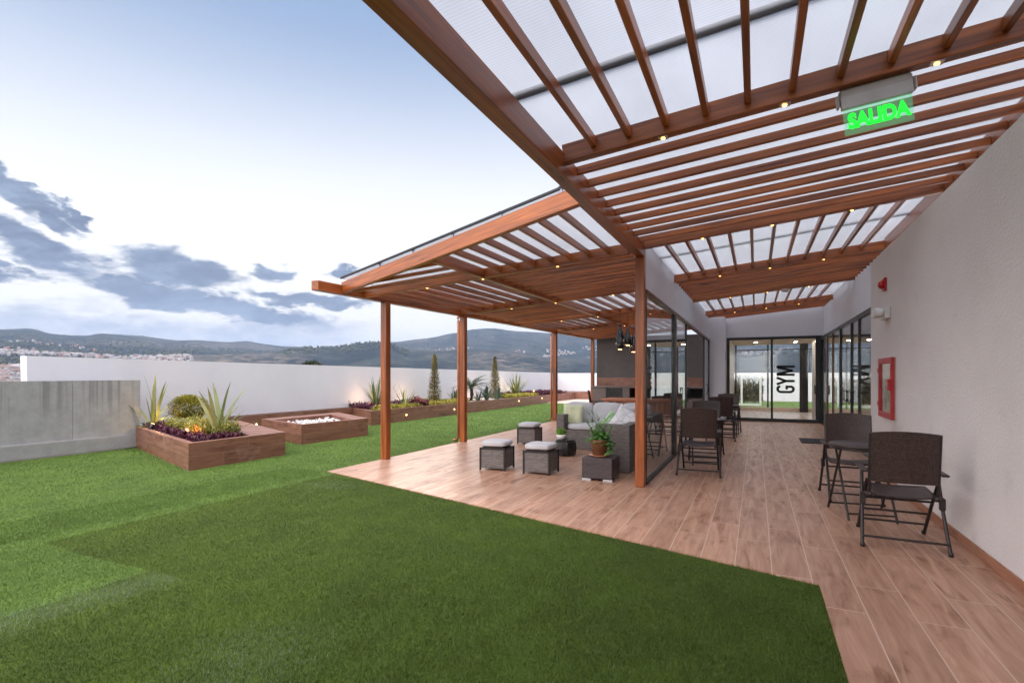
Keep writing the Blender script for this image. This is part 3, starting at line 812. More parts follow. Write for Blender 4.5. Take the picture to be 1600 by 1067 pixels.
# roof sheets
def sheet(x0, y0, x1, y1, zf, name, t, off, th=.016, m='polycarbonate'):
    b = MB()
    q = [(x0, y0), (x1, y0), (x1, y1), (x0, y1)]
    v = [Vector((x, y, zf(x, y))) - off for x, y in q] + [Vector((x, y, zf(x, y) + th)) - off for x, y in q]
    b.add(v, [(3, 2, 1, 0), (4, 5, 6, 7), (0, 1, 5, 4), (1, 2, 6, 5), (2, 3, 7, 6), (3, 0, 4, 7)])
    return b.build(name, m, t)
zs = lambda x, y: zr(x, y) + .137
for y0, y1 in ((-3.2, 2.88), (2.88, 7.95), (7.95, 13.1), (13.1, 17.8)):
    sheet(-1.42, y0, 1.86, y1 - .004, zs, 'roof_sheet', t, P0)
for y in (2.88, 7.95, 13.1):
    sheet(-1.40, y - .045, 1.84, y + .045, lambda x, yy: zs(x, yy) + .018, 'sheet_joint', t, P0, .012, 'joint_metal')
def downlight(x, y, z, t, off):
    p = Vector((x, y, z)) - off
    b = MB(); b.box(-.032, .032, -.028, .028, -.006, -.0005, .002)
    o = b.build('downlight', 'steel', t, p)
    b = MB(); b.lathe([(.013, -.0115), (.014, -.0065)], 14); b.build('bulb', 'lamp_warm', o)
for y, xs in ((3.63, (-.566, .16, .91, 1.45)), (6.62, (-.574, .169, .933)), (9.43, (-.544, .206, .955)), (12.42, (-.507, .22, .994)), (15.7, (-.528, .25, 1.023))):
    for x in xs: downlight(x, y, zr(x, y), t, P0)

P1 = Vector((-5.60, 7.05, 0))
t = thing('patio_pergola', 'low timber pergola with slatted bays over the sofa patio, left of the corner post', 'pergola', P1)
post('post', -5.60, 7.05, .012, zl(-5.6, 7.05), .12, W, t, P1)
post('post', -5.60, 9.62, .012, zl(-5.6, 9.62), .12, W, t, P1)
post('post', -5.62, 15.25, .012, zl(-5.6, 15.25), .12, W, t, P1)
post('post', -5.56, 19.15, .012, zl(-5.6, 19.1), .12, W, t, P1)
for (x, y) in ((-5.70, 9.585), (-5.72, 15.2)):
    zt = zl(-5.6, y)
    b = MB(); b.tube([(x + .03, y, zt + .0), (x - .02, y, zt - .03), (x, y, zt - .11), (x, y, .10), (x - .03, y - .02, .05), (x - .10, y - .05, .04)], .030, 10)
    b.build('downpipe', 'wood_table', t, -P1)
beam('fascia', (-5.62, 5.52, zl(-5.65, 5.52)), (-5.62, 19.4, zl(-5.65, 19.4)), .13, .135, W, t, P1)
fa = Vector((-5.555, 6.02, zl(-5.5, 6))); fb = Vector((-1.37, 4.40, zl(-1.37, 4.4) + .01))
beam('front_beam', fa, fb, .07, .165, W, t, P1)
beam('inner_beam', (-1.40, 4.5, zl(-1.4, 4.5) + .02), (-1.40, 6.55, zl(-1.4, 6.5) + .02), .04, .12, W, t, P1)
fy = lambda x: 6.02 - (x + 5.555) * .387
beam('center_beam', (-3.47, fy(-3.47) + .04, zl(-3.47, 5.3) - .004), (-3.47, 19.3, zl(-3.47, 19.3) - .004), .085, .135, W, t, P1)
CBL = [6.50, 9.45, 12.4, 15.25, 19.35]
for y in CBL:
    beam('cross_beam', (-5.55, y, zl(-5.55, y)), (-3.515, y, zl(-3.515, y)), .075, .13, W, t, P1)
    beam('cross_beam', (-3.425, y, zl(-3.425, y)), (-1.42, y, zl(-1.42, y)), .075, .13, W, t, P1)
def lraft(x0, x1, ya, yb):
    n = int(round((x1 - x0) / .247)) - 1
    for i in range(n):
        x = x0 + (x1 - x0) * (i + 1) / (n + 1)
        y_ = ya if ya is not None else fy(x) + .04
        beam('rafter', (x, y_, zl(x, y_) + .045), (x, yb, zl(x, yb) + .045), .036, .075, W, t, P1)
def lslat(x0, x1, ya, yb, n, skew=False):
    for i in range(n):
        y = ya + (yb - ya) * (i + 1) / (n + 1)
        xs = x0
        if skew:
            xs = max(x0, -5.555 + (6.06 - y) / .387)
            if xs > x1 - .3: continue
        beam('slat', (xs, y, zl(xs, y) + .03), (x1, y, zl(x1, y) + .03), .036, .045 if skew else .064, W, t, P1)
XA, XM0, XM1, XB = -5.55, -3.515, -3.425, -1.42
lslat(XA, XM0, 5.2, 6.46, 3, True); lraft(XM1, XB, None, 6.46)
lraft(XA, XM0, 6.54, 9.41); lslat(XM1, XB, 6.54, 9.41, 10)
lslat(XA, XM0, 9.49, 12.36, 10); lraft(XM1, XB, 9.49, 12.36)
lraft(XA, XM0, 12.44, 15.21); lslat(XM1, XB, 12.44, 15.21, 10)
lslat(XA, XM0, 15.29, 19.31, 12); lraft(XM1, XB, 15.29, 19.31)
b = MB()
zt = lambda x, y: zl(x, y) + .228
# sheet with skewed front edge
q = [(-5.60, 6.02), (-1.372, 4.44), (-1.372, 6.55), (-1.41, 6.55), (-1.41, 19.5), (-5.52, 19.5)]
v = [Vector((x, y, zt(x, y))) - P1 for x, y in q] + [Vector((x, y, zt(x, y) + .014)) - P1 for x, y in q]
n = len(q)
b.add(v, [(5, 4, 3, 2, 1, 0), (6, 7, 8, 9, 10, 11)] + [(i, (i + 1) % n, n + (i + 1) % n, n + i) for i in range(n)])
b.build('roof_sheet', 'polycarbonate', t)
beam('sheet_edge_trim', (-5.60, 6.005, zt(-5.60, 6.0) - .004), (-1.375, 4.425, zt(-1.37, 4.4) - .004), .022, .028, 'gutter_metal', t, P1)
for k in range(5):
    x = -4.6 + k * .75; y = fy(x) + .02
    b = MB(); b.tube([(x, y, zl(x, y) + .166), (x, y, zt(x, y) + .03)], .012, 6); b.lathe([(.03, 0), (.03, .006), (.012, .016)], 10, (x, y, zt(x, y) + .018)); b.build('sheet_fixing', 'joint_metal', t, -P1)
for y in (9.0, 14.2):
    sheet(-5.5, y - .03, -1.42, y + .03, lambda x, yy: zt(x, yy) + .016, 'sheet_joint', t, P1, .01, 'joint_metal')
for y in CBL[:4]:
    for x in (-4.4, -3.47, -2.36):
        z = zl(x, y) if x != -3.47 else zl(x, y) - .004
        downlight(x, y, z, t, P1)

# ------------------------------------------------------------------ boundary walls
t = thing('concrete_wall', 'stained bare concrete wall at the left edge behind the lawn', 'wall', (-11.1, 5, 0))
b = MB(); b.prism([(-.35, -12), (0.0, -12), (.0205, .20), (-.30, .20)], .262, 1.311); b.prism([(-.30, .206), (.0205, .206), (.12, 1.28), (-.2, 1.28)], .262, 1.313); b.build('wall', 'concrete', t)
b = MB(); b.prism([(-.33, -12), (.012, -12), (.132, 1.28), (-.19, 1.28)], 0, .252); b.prism([(-.32, -12), (-.01, -12), (.10, 1.27), (-.18, 1.27)], .252, .262); b.build('plinth', 'concrete', t)
b = MB(); b.M = Matrix.Translation((0, 0, 0)); b.tube([(.14, 1.2, .0), (.18, 1.27, .12), (.16, 1.3, .38), (.14, 1.32, .46)], .006, 5); b.tube([(.2, .95, .02), (.3, 1.1, .03), (.22, 1.25, .01), (.36, 1.3, .03)], .006, 5); b.build('cable', 'black_gloss', t)

t = thing('parapet_wall', 'long white parapet wall behind the planters, hiding the valley', 'wall', (-11.8, 18, 0))
b = MB()
v = []
for (y, top) in ((-13.12, 1.755), (14.4, 1.585)):
    for x in (0, -.22): v += [(x, y, -.02), (x, y + (-.04 if y < 0 else 0), top)]
# indices: y0:(x0 bot, x0 top, x1 bot, x1 top) , y1...
b.add(v, [(0, 4, 5, 1), (2, 3, 7, 6), (1, 5, 7, 3), (0, 1, 3, 2), (4, 6, 7, 5), (0, 2, 6, 4)])
b.build('wall', 'white_paint', t)
t = thing('parapet_wall', 'white parapet wall closing the far end of the terrace', 'wall', (-5, 32.5, 0))
b = MB(); b.box(-6.79, 11.5, 0, .22, -.02, 1.57); b.build('wall', 'white_paint', t)

# ------------------------------------------------------------------ planters
def inset(poly, d):
    """inset each edge i (poly[i]->poly[i+1]) by d[i]; poly counter-clockwise"""
    n = len(poly); lines = []
    for i in range(n):
        a = Vector(poly[i]); c = Vector(poly[(i + 1) % n]); e = (c - a).normalized(); nr = Vector((-e.y, e.x))
        lines.append((a + nr * d[i], e))
    out = []
    for i in range(n):
        p, e = lines[i - 1]; q, g = lines[i]
        den = e.x * g.y - e.y * g.x; s_ = ((q - p).x * g.y - (q - p).y * g.x) / den
        r_ = p + e * s_; out.append((r_.x, r_.y))
    return out
def planter(name, label, poly, ins, fill, fz, ox, oy, cat='planter'):
    t = thing(name, label, cat, (ox, oy, 0))
    pl = [(x - ox, y - oy) for x, y in poly]
    inn = inset(pl, ins)
    b = MB(); b.ring(pl, inn, 0, .405, .05); b.build('tiled_box', 'planter_tile', t)
    b = MB(); b.add([(x, y, fz) for x, y in inn], [list(range(len(inn)))]); b.build(fill, 'soil' if fill == 'soil' else ('gravel' if fill == 'gravel' else 'planter_tile'), t)
    return t, inn
planter('planter_box', 'low tiled planter box with yellow and purple plants, against the concrete wall', [(-11.15, 6.26), (-7.56, 4.99), (-7.56, 6.74), (-10.35, 8.0), (-11.15, 8.0)], [.10, .12, .62, .3, .06], 'soil', .33, -9.3, 6.3)
t, inn = planter('fire_pit', 'low tiled fire pit bench holding white glass chips, between the two planters', [(-10.35, 8.55), (-8.38, 7.87), (-8.26, 9.75), (-10.35, 11.0)], [.10, .10, .40, .45], 'pit_floor', .25, -9.3, 9.3, 'fire pit')
b = MB()
for i in range(420):
    u = random.random(); v_ = random.random()
    p = [Vector(q) for q in inn]
    a = p[0].lerp(p[1], .02 + .96 * u); c = p[3].lerp(p[2], .02 + .96 * u); q = a.lerp(c, .03 + .94 * v_)
    r_ = random.uniform(.022, .045); z = .31 + random.uniform(-.01, .04)
    M = Matrix.Translation((q.x, q.y, z)) @ Matrix.Rotation(random.uniform(0, 6), 4, 'Z') @ Matrix.Rotation(random.uniform(0, 3), 4, 'X')
    b.M = M; b.add([(r_, 0, 0), (-r_, 0, 0), (0, r_ * .7, 0), (0, -r_ * .7, 0), (0, 0, r_ * .6), (0, 0, -r_ * .6)], [(0, 2, 4), (2, 1, 4), (1, 3, 4), (3, 0, 4), (2, 0, 5), (1, 2, 5), (3, 1, 5), (0, 3, 5)])
o = b.build('glass_chips', 'pebble'); o.location = (-9.3, 9.3, 0)
tag(o, 'loose white glass chips filling the fire pit', 'stones', kind='stuff')
planter('bench_ledge', 'narrow tiled ledge at the foot of the white wall, behind the fire pit', [(-11.79, 8.3), (-11.45, 8.3), (-11.45, 12.80), (-11.79, 12.95)], [.05, .05, .05, .05], 'soil', .40, -11.6, 10.5, 'ledge')
planter('long_planter', 'long tiled planter with cypresses, palm and flower beds along the white wall', [(-11.79, 13.02), (-9.82, 11.72), (-9.82, 30.0), (-11.79, 30.0)], [.12, .12, .1, .02], 'soil', .34, -10.8, 20)
planter('far_planter', 'empty tiled bench planter across the far end of the terrace', [(-11.79, 30.05), (-1.4, 30.05), (-1.4, 32.4), (-11.79, 32.4)], [.7, .1, .1, .1], 'soil', .36, -6, 31)
b = MB(); b.add([(-11.7, 17.0, .372), (-9.95, 17.0, .372), (-9.95, 22.0, .372), (-11.7, 22.0, .372)], [(0, 1, 2, 3)])
tag(b.build('gravel_bed', 'gravel'), 'pale gravel around the palm in the long planter', 'gravel', kind='stuff')

def side_light(loc, label):
    t = thing('step_light', label, 'wall light', loc, group='round lights set in the planter fronts')
    b = MB(); b.M = Matrix.Rotation(pi / 2, 4, 'Y'); b.lathe([(.035, 0), (.035, .008), (.028, .012)], 16); b.build('bezel', 'steel', t)
    b = MB(); b.M = Matrix.Rotation(pi / 2, 4, 'Y'); b.lathe([(.024, .0125), (.022, .02)], 14); b.build('lens', 'lamp_side', t)
for y, z, l in ((13.35, .19, 'warm round light in the long planter front, nearest the fire pit'), (16.2, .20, 'warm round light in the long planter front, left of the second post'), (21.85, .25, 'warm round light in the long planter front, below the yellow bed'), (24.7, .27, 'warm round light in the long planter front, farthest, next to the third post')):
    side_light((-9.818, y, z), l)
side_light((-11.448, 9.3, .17), 'warm round light in the wall ledge between planter box and fire pit')

# ------------------------------------------------------------------ plants
def flax(loc, label, n, L, w, spread=(35, 85), droop=.5, m='flax_leaf', group=None):
    t = thing('flax_plant', label, 'plant', loc, group=group)
    for k in range(2):
        b = MB()
        for i in range(n // 2):
            d = rdir(*spread); l = L * random.uniform(.6, 1.05)
            p = (random.uniform(-.06, .06), random.uniform(-.06, .06), 0)
            b.leaf(p, d, l, w * random.uniform(.7, 1.1), droop * random.uniform(.3, 1.3), 6)
        b.build('leaves' if k == 0 else 'young_leaves', m, t)
# planter box
flax((-10.75, 6.38, .33), 'spiky flax with orange and green leaves at the concrete wall end of the planter box', 22, 1.15, .07, (18, 84), .85)
flax((-8.28, 6.0, .33), 'spiky flax with broad striped leaves at the right end of the planter box', 20, 1.1, .08, (24, 82), .75)
def bush(loc, label, r, h, n, m):
    t = thing('clipped_bush', label, 'bush', loc)
    b = MB()
    for k in range(5): b.tube([(random.uniform(-.03, .03), random.uniform(-.03, .03), 0), (random.uniform(-.12, .12), random.uniform(-.12, .12), h * .6)], .012, 6, .006)
    b.build('stem', 'bark', t)
    b = MB()
    for i in range(n):
        d = rdir(-60, 90); rr = random.uniform(.66, 1.0) * (1 + .22 * mnoise.noise(d * 2.6))
        p = Vector((d.x * r * rr, d.y * r * rr, h * .62 + d.z * h * .36 * rr))
        b.leaf(p, (d + rdir(-90, 90) * .7), random.uniform(.025, .05), .022, .2, 2)
    b.build('foliage', m, t)
bush((-10.52, 6.95, .33), 'round clipped golden bush in the planter box between the two flaxes', .37, .66, 6500, 'golden_leaf')
cover('yellow_shrub', 'loose yellow green shrub spilling in the middle of the planter box', [(-10.2, 6.25), (-8.3, 5.55), (-7.95, 5.9), (-8.1, 6.3), (-9.6, 6.9)], .33, .30, 1500, 'golden_leaf', .05)
cover('purple_border', 'purple leaved border plants along the front of the planter box', [(-11.0, 6.38), (-7.72, 5.2), (-7.72, 6.05), (-7.95, 6.1), (-8.05, 5.65), (-10.8, 6.65)], .33, .15, 900, 'purple_leaf', .055)
# long planter
def LP(y0, y1, x0=-9.95, x1=-11.7): return [(x0, y0), (x1, y0), (x1, y1), (x0, y1)]
cover('purple_border', 'purple leaved bed at the near end of the long planter', [(-10.9, 12.5), (-10.2, 12.2), (-10.7, 13.6), (-10.5, 15.6), (-11.6, 15.6), (-11.7, 12.9)], .34, .20, 1100, 'purple_leaf', .07)
cover('yellow_border', 'yellow green bed at the near end of the long planter behind the first post', [(-10.15, 12.1), (-9.95, 12.1), (-9.95, 14.4), (-10.5, 15.4), (-10.7, 13.6)], .34, .17, 700, 'yellow_leaf', .06)
cover('purple_border', 'small purple clump with red tips right of the first post', [(-10.5, 14.3), (-10.0, 14.2), (-10.0, 14.9), (-10.6, 15.2)], .34, .30, 300, 'purple_leaf', .07)
cover('yellow_border', 'long yellow green bed around the nearer cypress', LP(15.2, 17.6), .34, .18, 1500, 'yellow_leaf', .06)
cover('yellow_border', 'bright yellow bed in front of the farther cypress', LP(21.4, 24.6, -9.95, -10.9), .34, .20, 1100, 'yellow_leaf', .07)
cover('purple_border', 'purple leaved bed at the far end of the long planter', [(-10.9, 21.8), (-10.9, 24.4), (-9.95, 24.7), (-9.95, 29), (-11.6, 29), (-11.6, 21.8)], .34, .24, 1600, 'purple_leaf', .08)
flax((-10.9, 13.3, .34), 'upright flax clump left of the first post in the long planter', 44, 1.15, .045, (52, 90), .2)
flax((-10.3, 13.9, .34), 'thin golden flax just right of the first post', 16, .95, .035, (35, 80), .35)
flax((-10.9, 23.9, .34), 'wide flax clump lit from below near the third post', 60, 1.3, .06, (40, 90), .25)
def cypress(loc, label, h, r, n):
    t = thing('cypress_tree', label, 'tree', loc)
    b = MB(); b.tube([(0, 0, 0), (0, 0, h * .5), (.02, 0, h * .95)], [.035, .022, .006], 8); b.build('trunk', 'bark', t)
    b = MB()
    for i in range(n):
        u = random.random() ** 1.25; z = .05 + u * (h - .08)
        rad = r * (1 - u) ** .78 * (1 + .16 * mnoise.noise(Vector((z * 5, i % 7, 0)))) + .02
        a = random.uniform(0, 2 * pi); rr = rad * random.uniform(.35, 1.15)
        d = Vector((math.cos(a), math.sin(a), random.uniform(-.2, 1.6)))
        b.leaf((rr * math.cos(a), rr * math.sin(a), z), d, random.uniform(.04, .09), .028, .1, 2)
    b.build('crown', 'cypress_leaf', t)
cypress((-10.65, 16.2, .34), 'slim conical cypress between first and second post', 1.86, .26, 3800)
cypress((-10.65, 21.1, .34), 'slim conical cypress between second and third post', 1.93, .29, 3800)
def palm(loc, label):
    t = thing('cycad_palm', label, 'palm', loc)
    b = MB(); b.tube([(0, 0, 0), (.03, .02, .25), (.02, 0, .5)], [.09, .085, .07], 10); b.build('trunk', 'bark', t)
    for k in range(42):
        a = 2 * pi * k / 42 * 3.02 + random.uniform(-.1, .1); el = random.uniform(0, 70); L = random.uniform(.7, .92)
        b = MB(); d = Vector((math.cos(a) * math.cos(R(el)), math.sin(a) * math.cos(R(el)), math.sin(R(el))))
        p = Vector((0, 0, .5)); pts = [p.copy()]
        for i in range(12):
            p = p + d * L / 12; d = (d + Vector((0, 0, -.10))).normalized(); pts.append(p.copy())
            side = d.cross(Vector((0, 0, 1))).normalized()
            for sg in (-1, 1):
                b.leaf(p, side * sg * 1. + d * .7 + Vector((0, 0, .1)), .22 * math.sin(pi * (i + 2) / 15) + .03, .034, .25, 2)
        b.tube(pts, .006, 4, .003); b.build('frond', 'palm_leaf', t)
palm((-10.7, 19.0, .372), 'dark green cycad palm behind the second post')
def agave(loc, label, s_=1):
    t = thing('agave_plant', label, 'plant', loc)
    b = MB()
    for i in range(16):
        d = rdir(35, 88); b.leaf((random.uniform(-.08, .08), random.uniform(-.08, .08), 0), d, .55 * s_ * random.uniform(.7, 1.1), .065 * s_, -.15, 5)
    b.build('leaves', 'agave_leaf', t)
agave((-10.7, 17.7, .36), 'grey green agave just left of the second post', 1.1)
agave((-10.35, 19.7, .372), 'grey green agave in gravel right of the palm', 1.15)
agave((-10.15, 18.6, .372), 'small grey agave in gravel just right of the second post', .85)
agave((-10.3, 20.6, .372), 'grey green agave at the foot of the farther cypress', 1.0)

def spot(loc, aim, label, lens='lamp_side'):
    t = thing('garden_spotlight', label, 'spotlight', loc)
    d = Vector(aim).normalized(); rotq = d.to_track_quat('Z', 'Y').to_matrix().to_4x4()
    b = MB(); b.tube([(0, 0, -.1), (0, 0, .03)], .01, 6); b.build('stake', 'black_gloss', t)
    b = MB(); b.M = Matrix.Translation((0, 0, .05)) @ rotq; b.lathe([(.028, -.06), (.038, -.04), (.042, .05), (.036, .05)], 14); b.build('lamp_body', 'black_gloss', t)
    b = MB(); b.M = Matrix.Translation((0, 0, .05)) @ rotq; b.lathe([(.034, .0505), (.030, .056)], 14); b.build('lens', lens, t)
def lamp(name, loc, energy, col, r=.04):
    l = bpy.data.lights.new(name, 'POINT'); l.energy = energy; l.color = col; l.shadow_soft_size = r
    o = bpy.data.objects.new(name, l); COL.objects.link(o); o.location = loc
spot((-10.28, 6.08, .40), (.0, .5, 1), 'small spotlight glowing at the foot of the left flax')
lamp('spotlight_glow', (-10.50, 6.40, .60), 5, (1, .55, .16))
spot((-8.45, 5.52, .44), (.75, .2, .5), 'black spotlight with red glow at the front rim of the planter box', 'lamp_red')
lamp('spotlight_glow', (-8.28, 5.60, .53), 1.6, (1, .18, .10))
lamp('spotlight_glow', (-8.70, 5.80, .55), 2.0, (1, .6, .2))
spot((-10.2, 14.7, .50), (-.4, .2, 1), 'small spotlight with red glow right of the first post', 'lamp_red')
lamp('spotlight_glow', (-10.25, 14.75, .72), 5, (1, .45, .2))
lamp('spotlight_glow', (-11.3, 13.4, .6), 7, (1, .62, .35))
spot((-11.3, 15.6, .45), (-.3, .1, 1), 'small spotlight against the white wall left of the nearer cypress')
lamp('spotlight_glow', (-11.30, 15.7, .66), 5, (1, .62, .38))
spot((-11.3, 20.6, .45), (-.3, .1, 1), 'small spotlight against the white wall left of the farther cypress')
lamp('spotlight_glow', (-11.30, 20.6, .66), 5, (1, .62, .38))
spot((-11.2, 23.9, .5), (-.3, .0, 1), 'small spotlight against the white wall behind the wide flax')
lamp('spotlight_glow', (-11.30, 23.9, .80), 8, (1, .72, .4))
spot((-10.1, 24.4, .55), (-.3, -.5, .6), 'black spotlight lighting the bright yellow bed')
lamp('spotlight_glow', (-10.15, 24.0, .72), 4, (1, .7, .25))

# tree beyond the wall
t = thing('bushy_tree', 'dark bushy tree top showing above the long white wall', 'tree', (-18.6, 18.1, -25))
b = MB(); b.tube([(0, 0, 0), (.2, 0, 12), (0, 0, 25.5)], [.35, .25, .1], 10); b.build('trunk', 'bark', t)
b = MB()
for i in range(4200):
    d = rdir(-50, 90); rr = random.uniform(.5, 1) ** .6
    q = Vector((d.x * 1.0 * rr, d.y * 1.0 * rr, 26.0 + d.z * 1.05 * rr))
    q *= 1; nn_ = 1 + .2 * mnoise.noise(q * 2)
    b.leaf((q.x * nn_, q.y * nn_, q.z), rdir(-40, 80), .13, .06, .3, 2)
b.build('crown', 'dark_leaf', t)

# ------------------------------------------------------------------ sofa group
S0 = (-2.55, 9.0)
t = thing('corner_sofa', 'grey wicker corner sofa with light grey cushions next to the corner post', 'sofa', (-2.55, 9.0, 0))
def bx(name, m, x0, x1, y0, y1, z0, z1, bev=.01):
    b = MB(); b.box(x0 - S0[0], x1 - S0[0], y0 - S0[1], y1 - S0[1], z0, z1, bev); return b.build(name, m, t)
G_ = 'grey_rattan'
bx('base', G_, -3.30, -2.30, 9.52, 10.26, .012, .38)
bx('side_arm', G_, -3.46, -3.305, 9.46, 10.36, .012, .66)
bx('backrest', G_, -3.30, -1.62, 10.265, 10.38, .012, .70)
bx('base', G_, -2.07, -1.755, 7.60, 9.515, .012, .38)
bx('base', G_, -2.295, -1.755, 9.52, 10.26, .012, .38)
bx('end_arm', G_, -2.12, -1.62, 7.44, 7.595, .012, .70)
bx('backrest', G_, -1.75, -1.62, 7.60, 10.26, .012, .70)
C_ = 'grey_cushion'
def cu(name, x, y, z, w, d, h, rx=0, rz=0, puff=.1):
    b = MB(); b.cushion(0, 0, 0, w, d, h, puff=puff, noise_a=.006)
    return b.build(name, C_, t, (x - S0[0], y - S0[1], z), (rx, 0, rz))
cu('seat_cushion', -2.86, 9.84, .43, .88, .70, .11)
cu('seat_cushion', -2.03, 9.84, .43, .72, .70, .11)
cu('seat_cushion', -1.93, 9.02, .43, .36, .90, .11)
cu('seat_cushion', -1.93, 8.10, .43, .36, .90, .11)
cu('back_cushion', -3.20, 10.14, .665, .56, .42, .16, R(78), puff=.35)
cu('back_cushion', -2.64, 10.14, .665, .58, .42, .16, R(78), puff=.35)
cu('back_cushion', -2.07, 10.14, .665, .56, .42, .16, R(78), puff=.35)
cu('back_cushion', -1.86, 9.35, .665, .62, .42, .16, R(78), R(-90), puff=.35)
cu('back_cushion', -1.86, 8.62, .665, .62, .42, .16, R(78), R(-90), puff=.35)
def pil(name, label, m, loc, w, rot, seed=0):
    b = MB(); b.pillow(w, w, .15, seed=seed); o = b.build(name, m, None, loc, rot); return tag(o, label, 'pillow')
pil('throw_pillow', 'cream throw pillow at the left end of the grey corner sofa', 'cream_pillow', (-3.24, 9.80, .645), .42, (R(-14), R(3), R(6)), 1)
pil('throw_pillow', 'green and white leaf print pillow in the middle of the corner sofa', 'green_pillow', (-2.17, 8.72, .60), .36, (R(-35), R(38), R(10)), 2)
pil('throw_pillow', 'pale grey patterned pillow leaning at the end nearest the corner post', 'pattern_pillow', (-1.84, 8.12, .70), .42, (R(-18), R(28), R(-10)), 3)
pil('throw_pillow', 'silver grey patterned pillow tucked against the far side of the corner post', 'pattern_pillow', (-1.80, 8.85, .72), .42, (R(-12), R(-20), R(-50)), 4)

def stool(loc, rz, label):
    t = thing('wicker_stool', label, 'stool', loc, rz, 'grey wicker stools with cushions')
    s_ = .19
    b = MB(); b.box(-s_, s_, -s_, s_, .03, .315, .006); b.build('wicker_body', 'grey_rattan', t)
    b = MB()
    for sx in (-1, 1):
        for sy in (-1, 1):
            x = sx * (s_ + .001); y = sy * (s_ + .001); b.box(x - .012, x + .012, y - .012, y + .012, 0, .33, .003)
    for sg in (-1, 1):
        b.box(-s_ + .012, s_ - .012, sg * (s_ + .001) - .010, sg * (s_ + .001) + .010, .305, .327, .003)
        b.box(sg * (s_ + .001) - .010, sg * (s_ + .001) + .010, -s_ + .012, s_ - .012, .3055, .3275, .003)
    b.box(-.15, .15, -.15, .15, .316, .345)
    b.build('frame', 'bronze_tube', t)
    b = MB(); b.cushion(0, 0, .385, .395, .395, .085, puff=.18, noise_a=.005); b.build('cushion', 'grey_cushion', t)
stool((-3.52, 7.05, .012), R(4), 'grey wicker stool with cushion, leftmost and nearest the lawn edge')
stool((-2.80, 7.02, .012), R(0), 'grey wicker stool with cushion, nearest the wicker side table')
stool((-4.22, 9.95, .012), R(2), 'grey wicker stool with cushion, farthest, left of the cream pillow')

t = thing('wicker_side_table', 'dark wicker cube table on silver feet, holding the big potted plant', 'side table', (-1.90, 6.95, .012))
b = MB(); b.box(-.205, .205, -.21, .21, .03, .30, .008); b.build('wicker_body', 'dark_rattan', t)
for sx in (-1, 1):
    for sy in (-1, 1):
        b = MB(); b.box(min(sx * .205, sx * .08), max(sx * .205, sx * .08), min(sy * .21, sy * .17), max(sy * .21, sy * .17), 0, .029, .002); b.build('foot', 'steel', t)
t = thing('potted_plant', 'leafy plant in woven terracotta coloured pot on the dark wicker table', 'potted plant', (-1.93, 6.98, .3125))
b = MB(); b.lathe([(.12, 0), (.135, .012), (.135, .018), (.09, .014)], 28); b.build('saucer', 'wood_table', t)
b = MB(); b.lathe([(.092, .019), (.118, .19), (.128, .195), (.128, .225), (.116, .225), (.108, .20)], 28); b.build('pot', 'pot_rattan', t)
b = MB()
for k in range(9):
    a = random.uniform(0, 6.28); r_ = random.uniform(.01, .07); tip = Vector((math.cos(a) * (r_ + .10), math.sin(a) * (r_ + .10), random.uniform(.38, .62)))
    p0 = Vector((math.cos(a) * r_, math.sin(a) * r_, .2)); b.tube([p0, p0.lerp(tip, .5) + Vector((0, 0, .02)), tip], .004, 5, .002)
    for j in range(16):
        q = p0.lerp(tip, .35 + .65 * j / 15); b.leaf(q, rdir(-10, 60), .10, .014, .4, 3)
b.build('stems', 'pot_leaf', t)
b = MB()
for k in range(150):
    a = random.uniform(0, 6.28); r_ = random.uniform(.02, .17); q = (math.cos(a) * r_, math.sin(a) * r_, .22 + random.uniform(-.02, .09) - max(0, r_ - .1) * .6)
    b.leaf(q, rdir(-20, 60), .075, .05, .5, 3)
for k in range(40):
    b.leaf((.13 + random.uniform(-.02, .05), random.uniform(-.08, .06), random.uniform(.05, .22)), rdir(-50, 40), .06, .045, .5, 3)
b.build('foliage', 'pot_leaf', t)

t = thing('round_side_table', 'low black drum side table with faceted sides between stool and sofa', 'side table', (-3.02, 8.72, .012))
b = MB(); b.lathe([(.15, 0), (.185, .03), (.20, .13), (.185, .245), (.165, .262)], 12, smooth=False); b.build('drum_body', 'black_gloss', t)
b = MB(); b.lathe([(.17, .263), (.175, .268), (.175, .276), (.17, .28)], 28); b.build('tabletop', 'black_gloss', t)
t = thing('grass_pot', 'small white bowl of bright green grass on the black drum table', 'potted plant', (-3.08, 8.66, .2925))
b = MB(); b.lathe([(.045, 0), (.07, .02), (.085, .06), (.085, .085), (.075, .085), (.072, .07)], 24); b.build('bowl', 'ceramic', t)
b = MB()
for k in range(700):
    a = random.uniform(0, 6.28); r_ = .075 * math.sqrt(random.random()); b.leaf((math.cos(a) * r_, math.sin(a) * r_, .07), rdir(72, 90), random.uniform(.10, .14), .006, .1, 2)
b.build('grass_blades', 'grass_tuft', t)

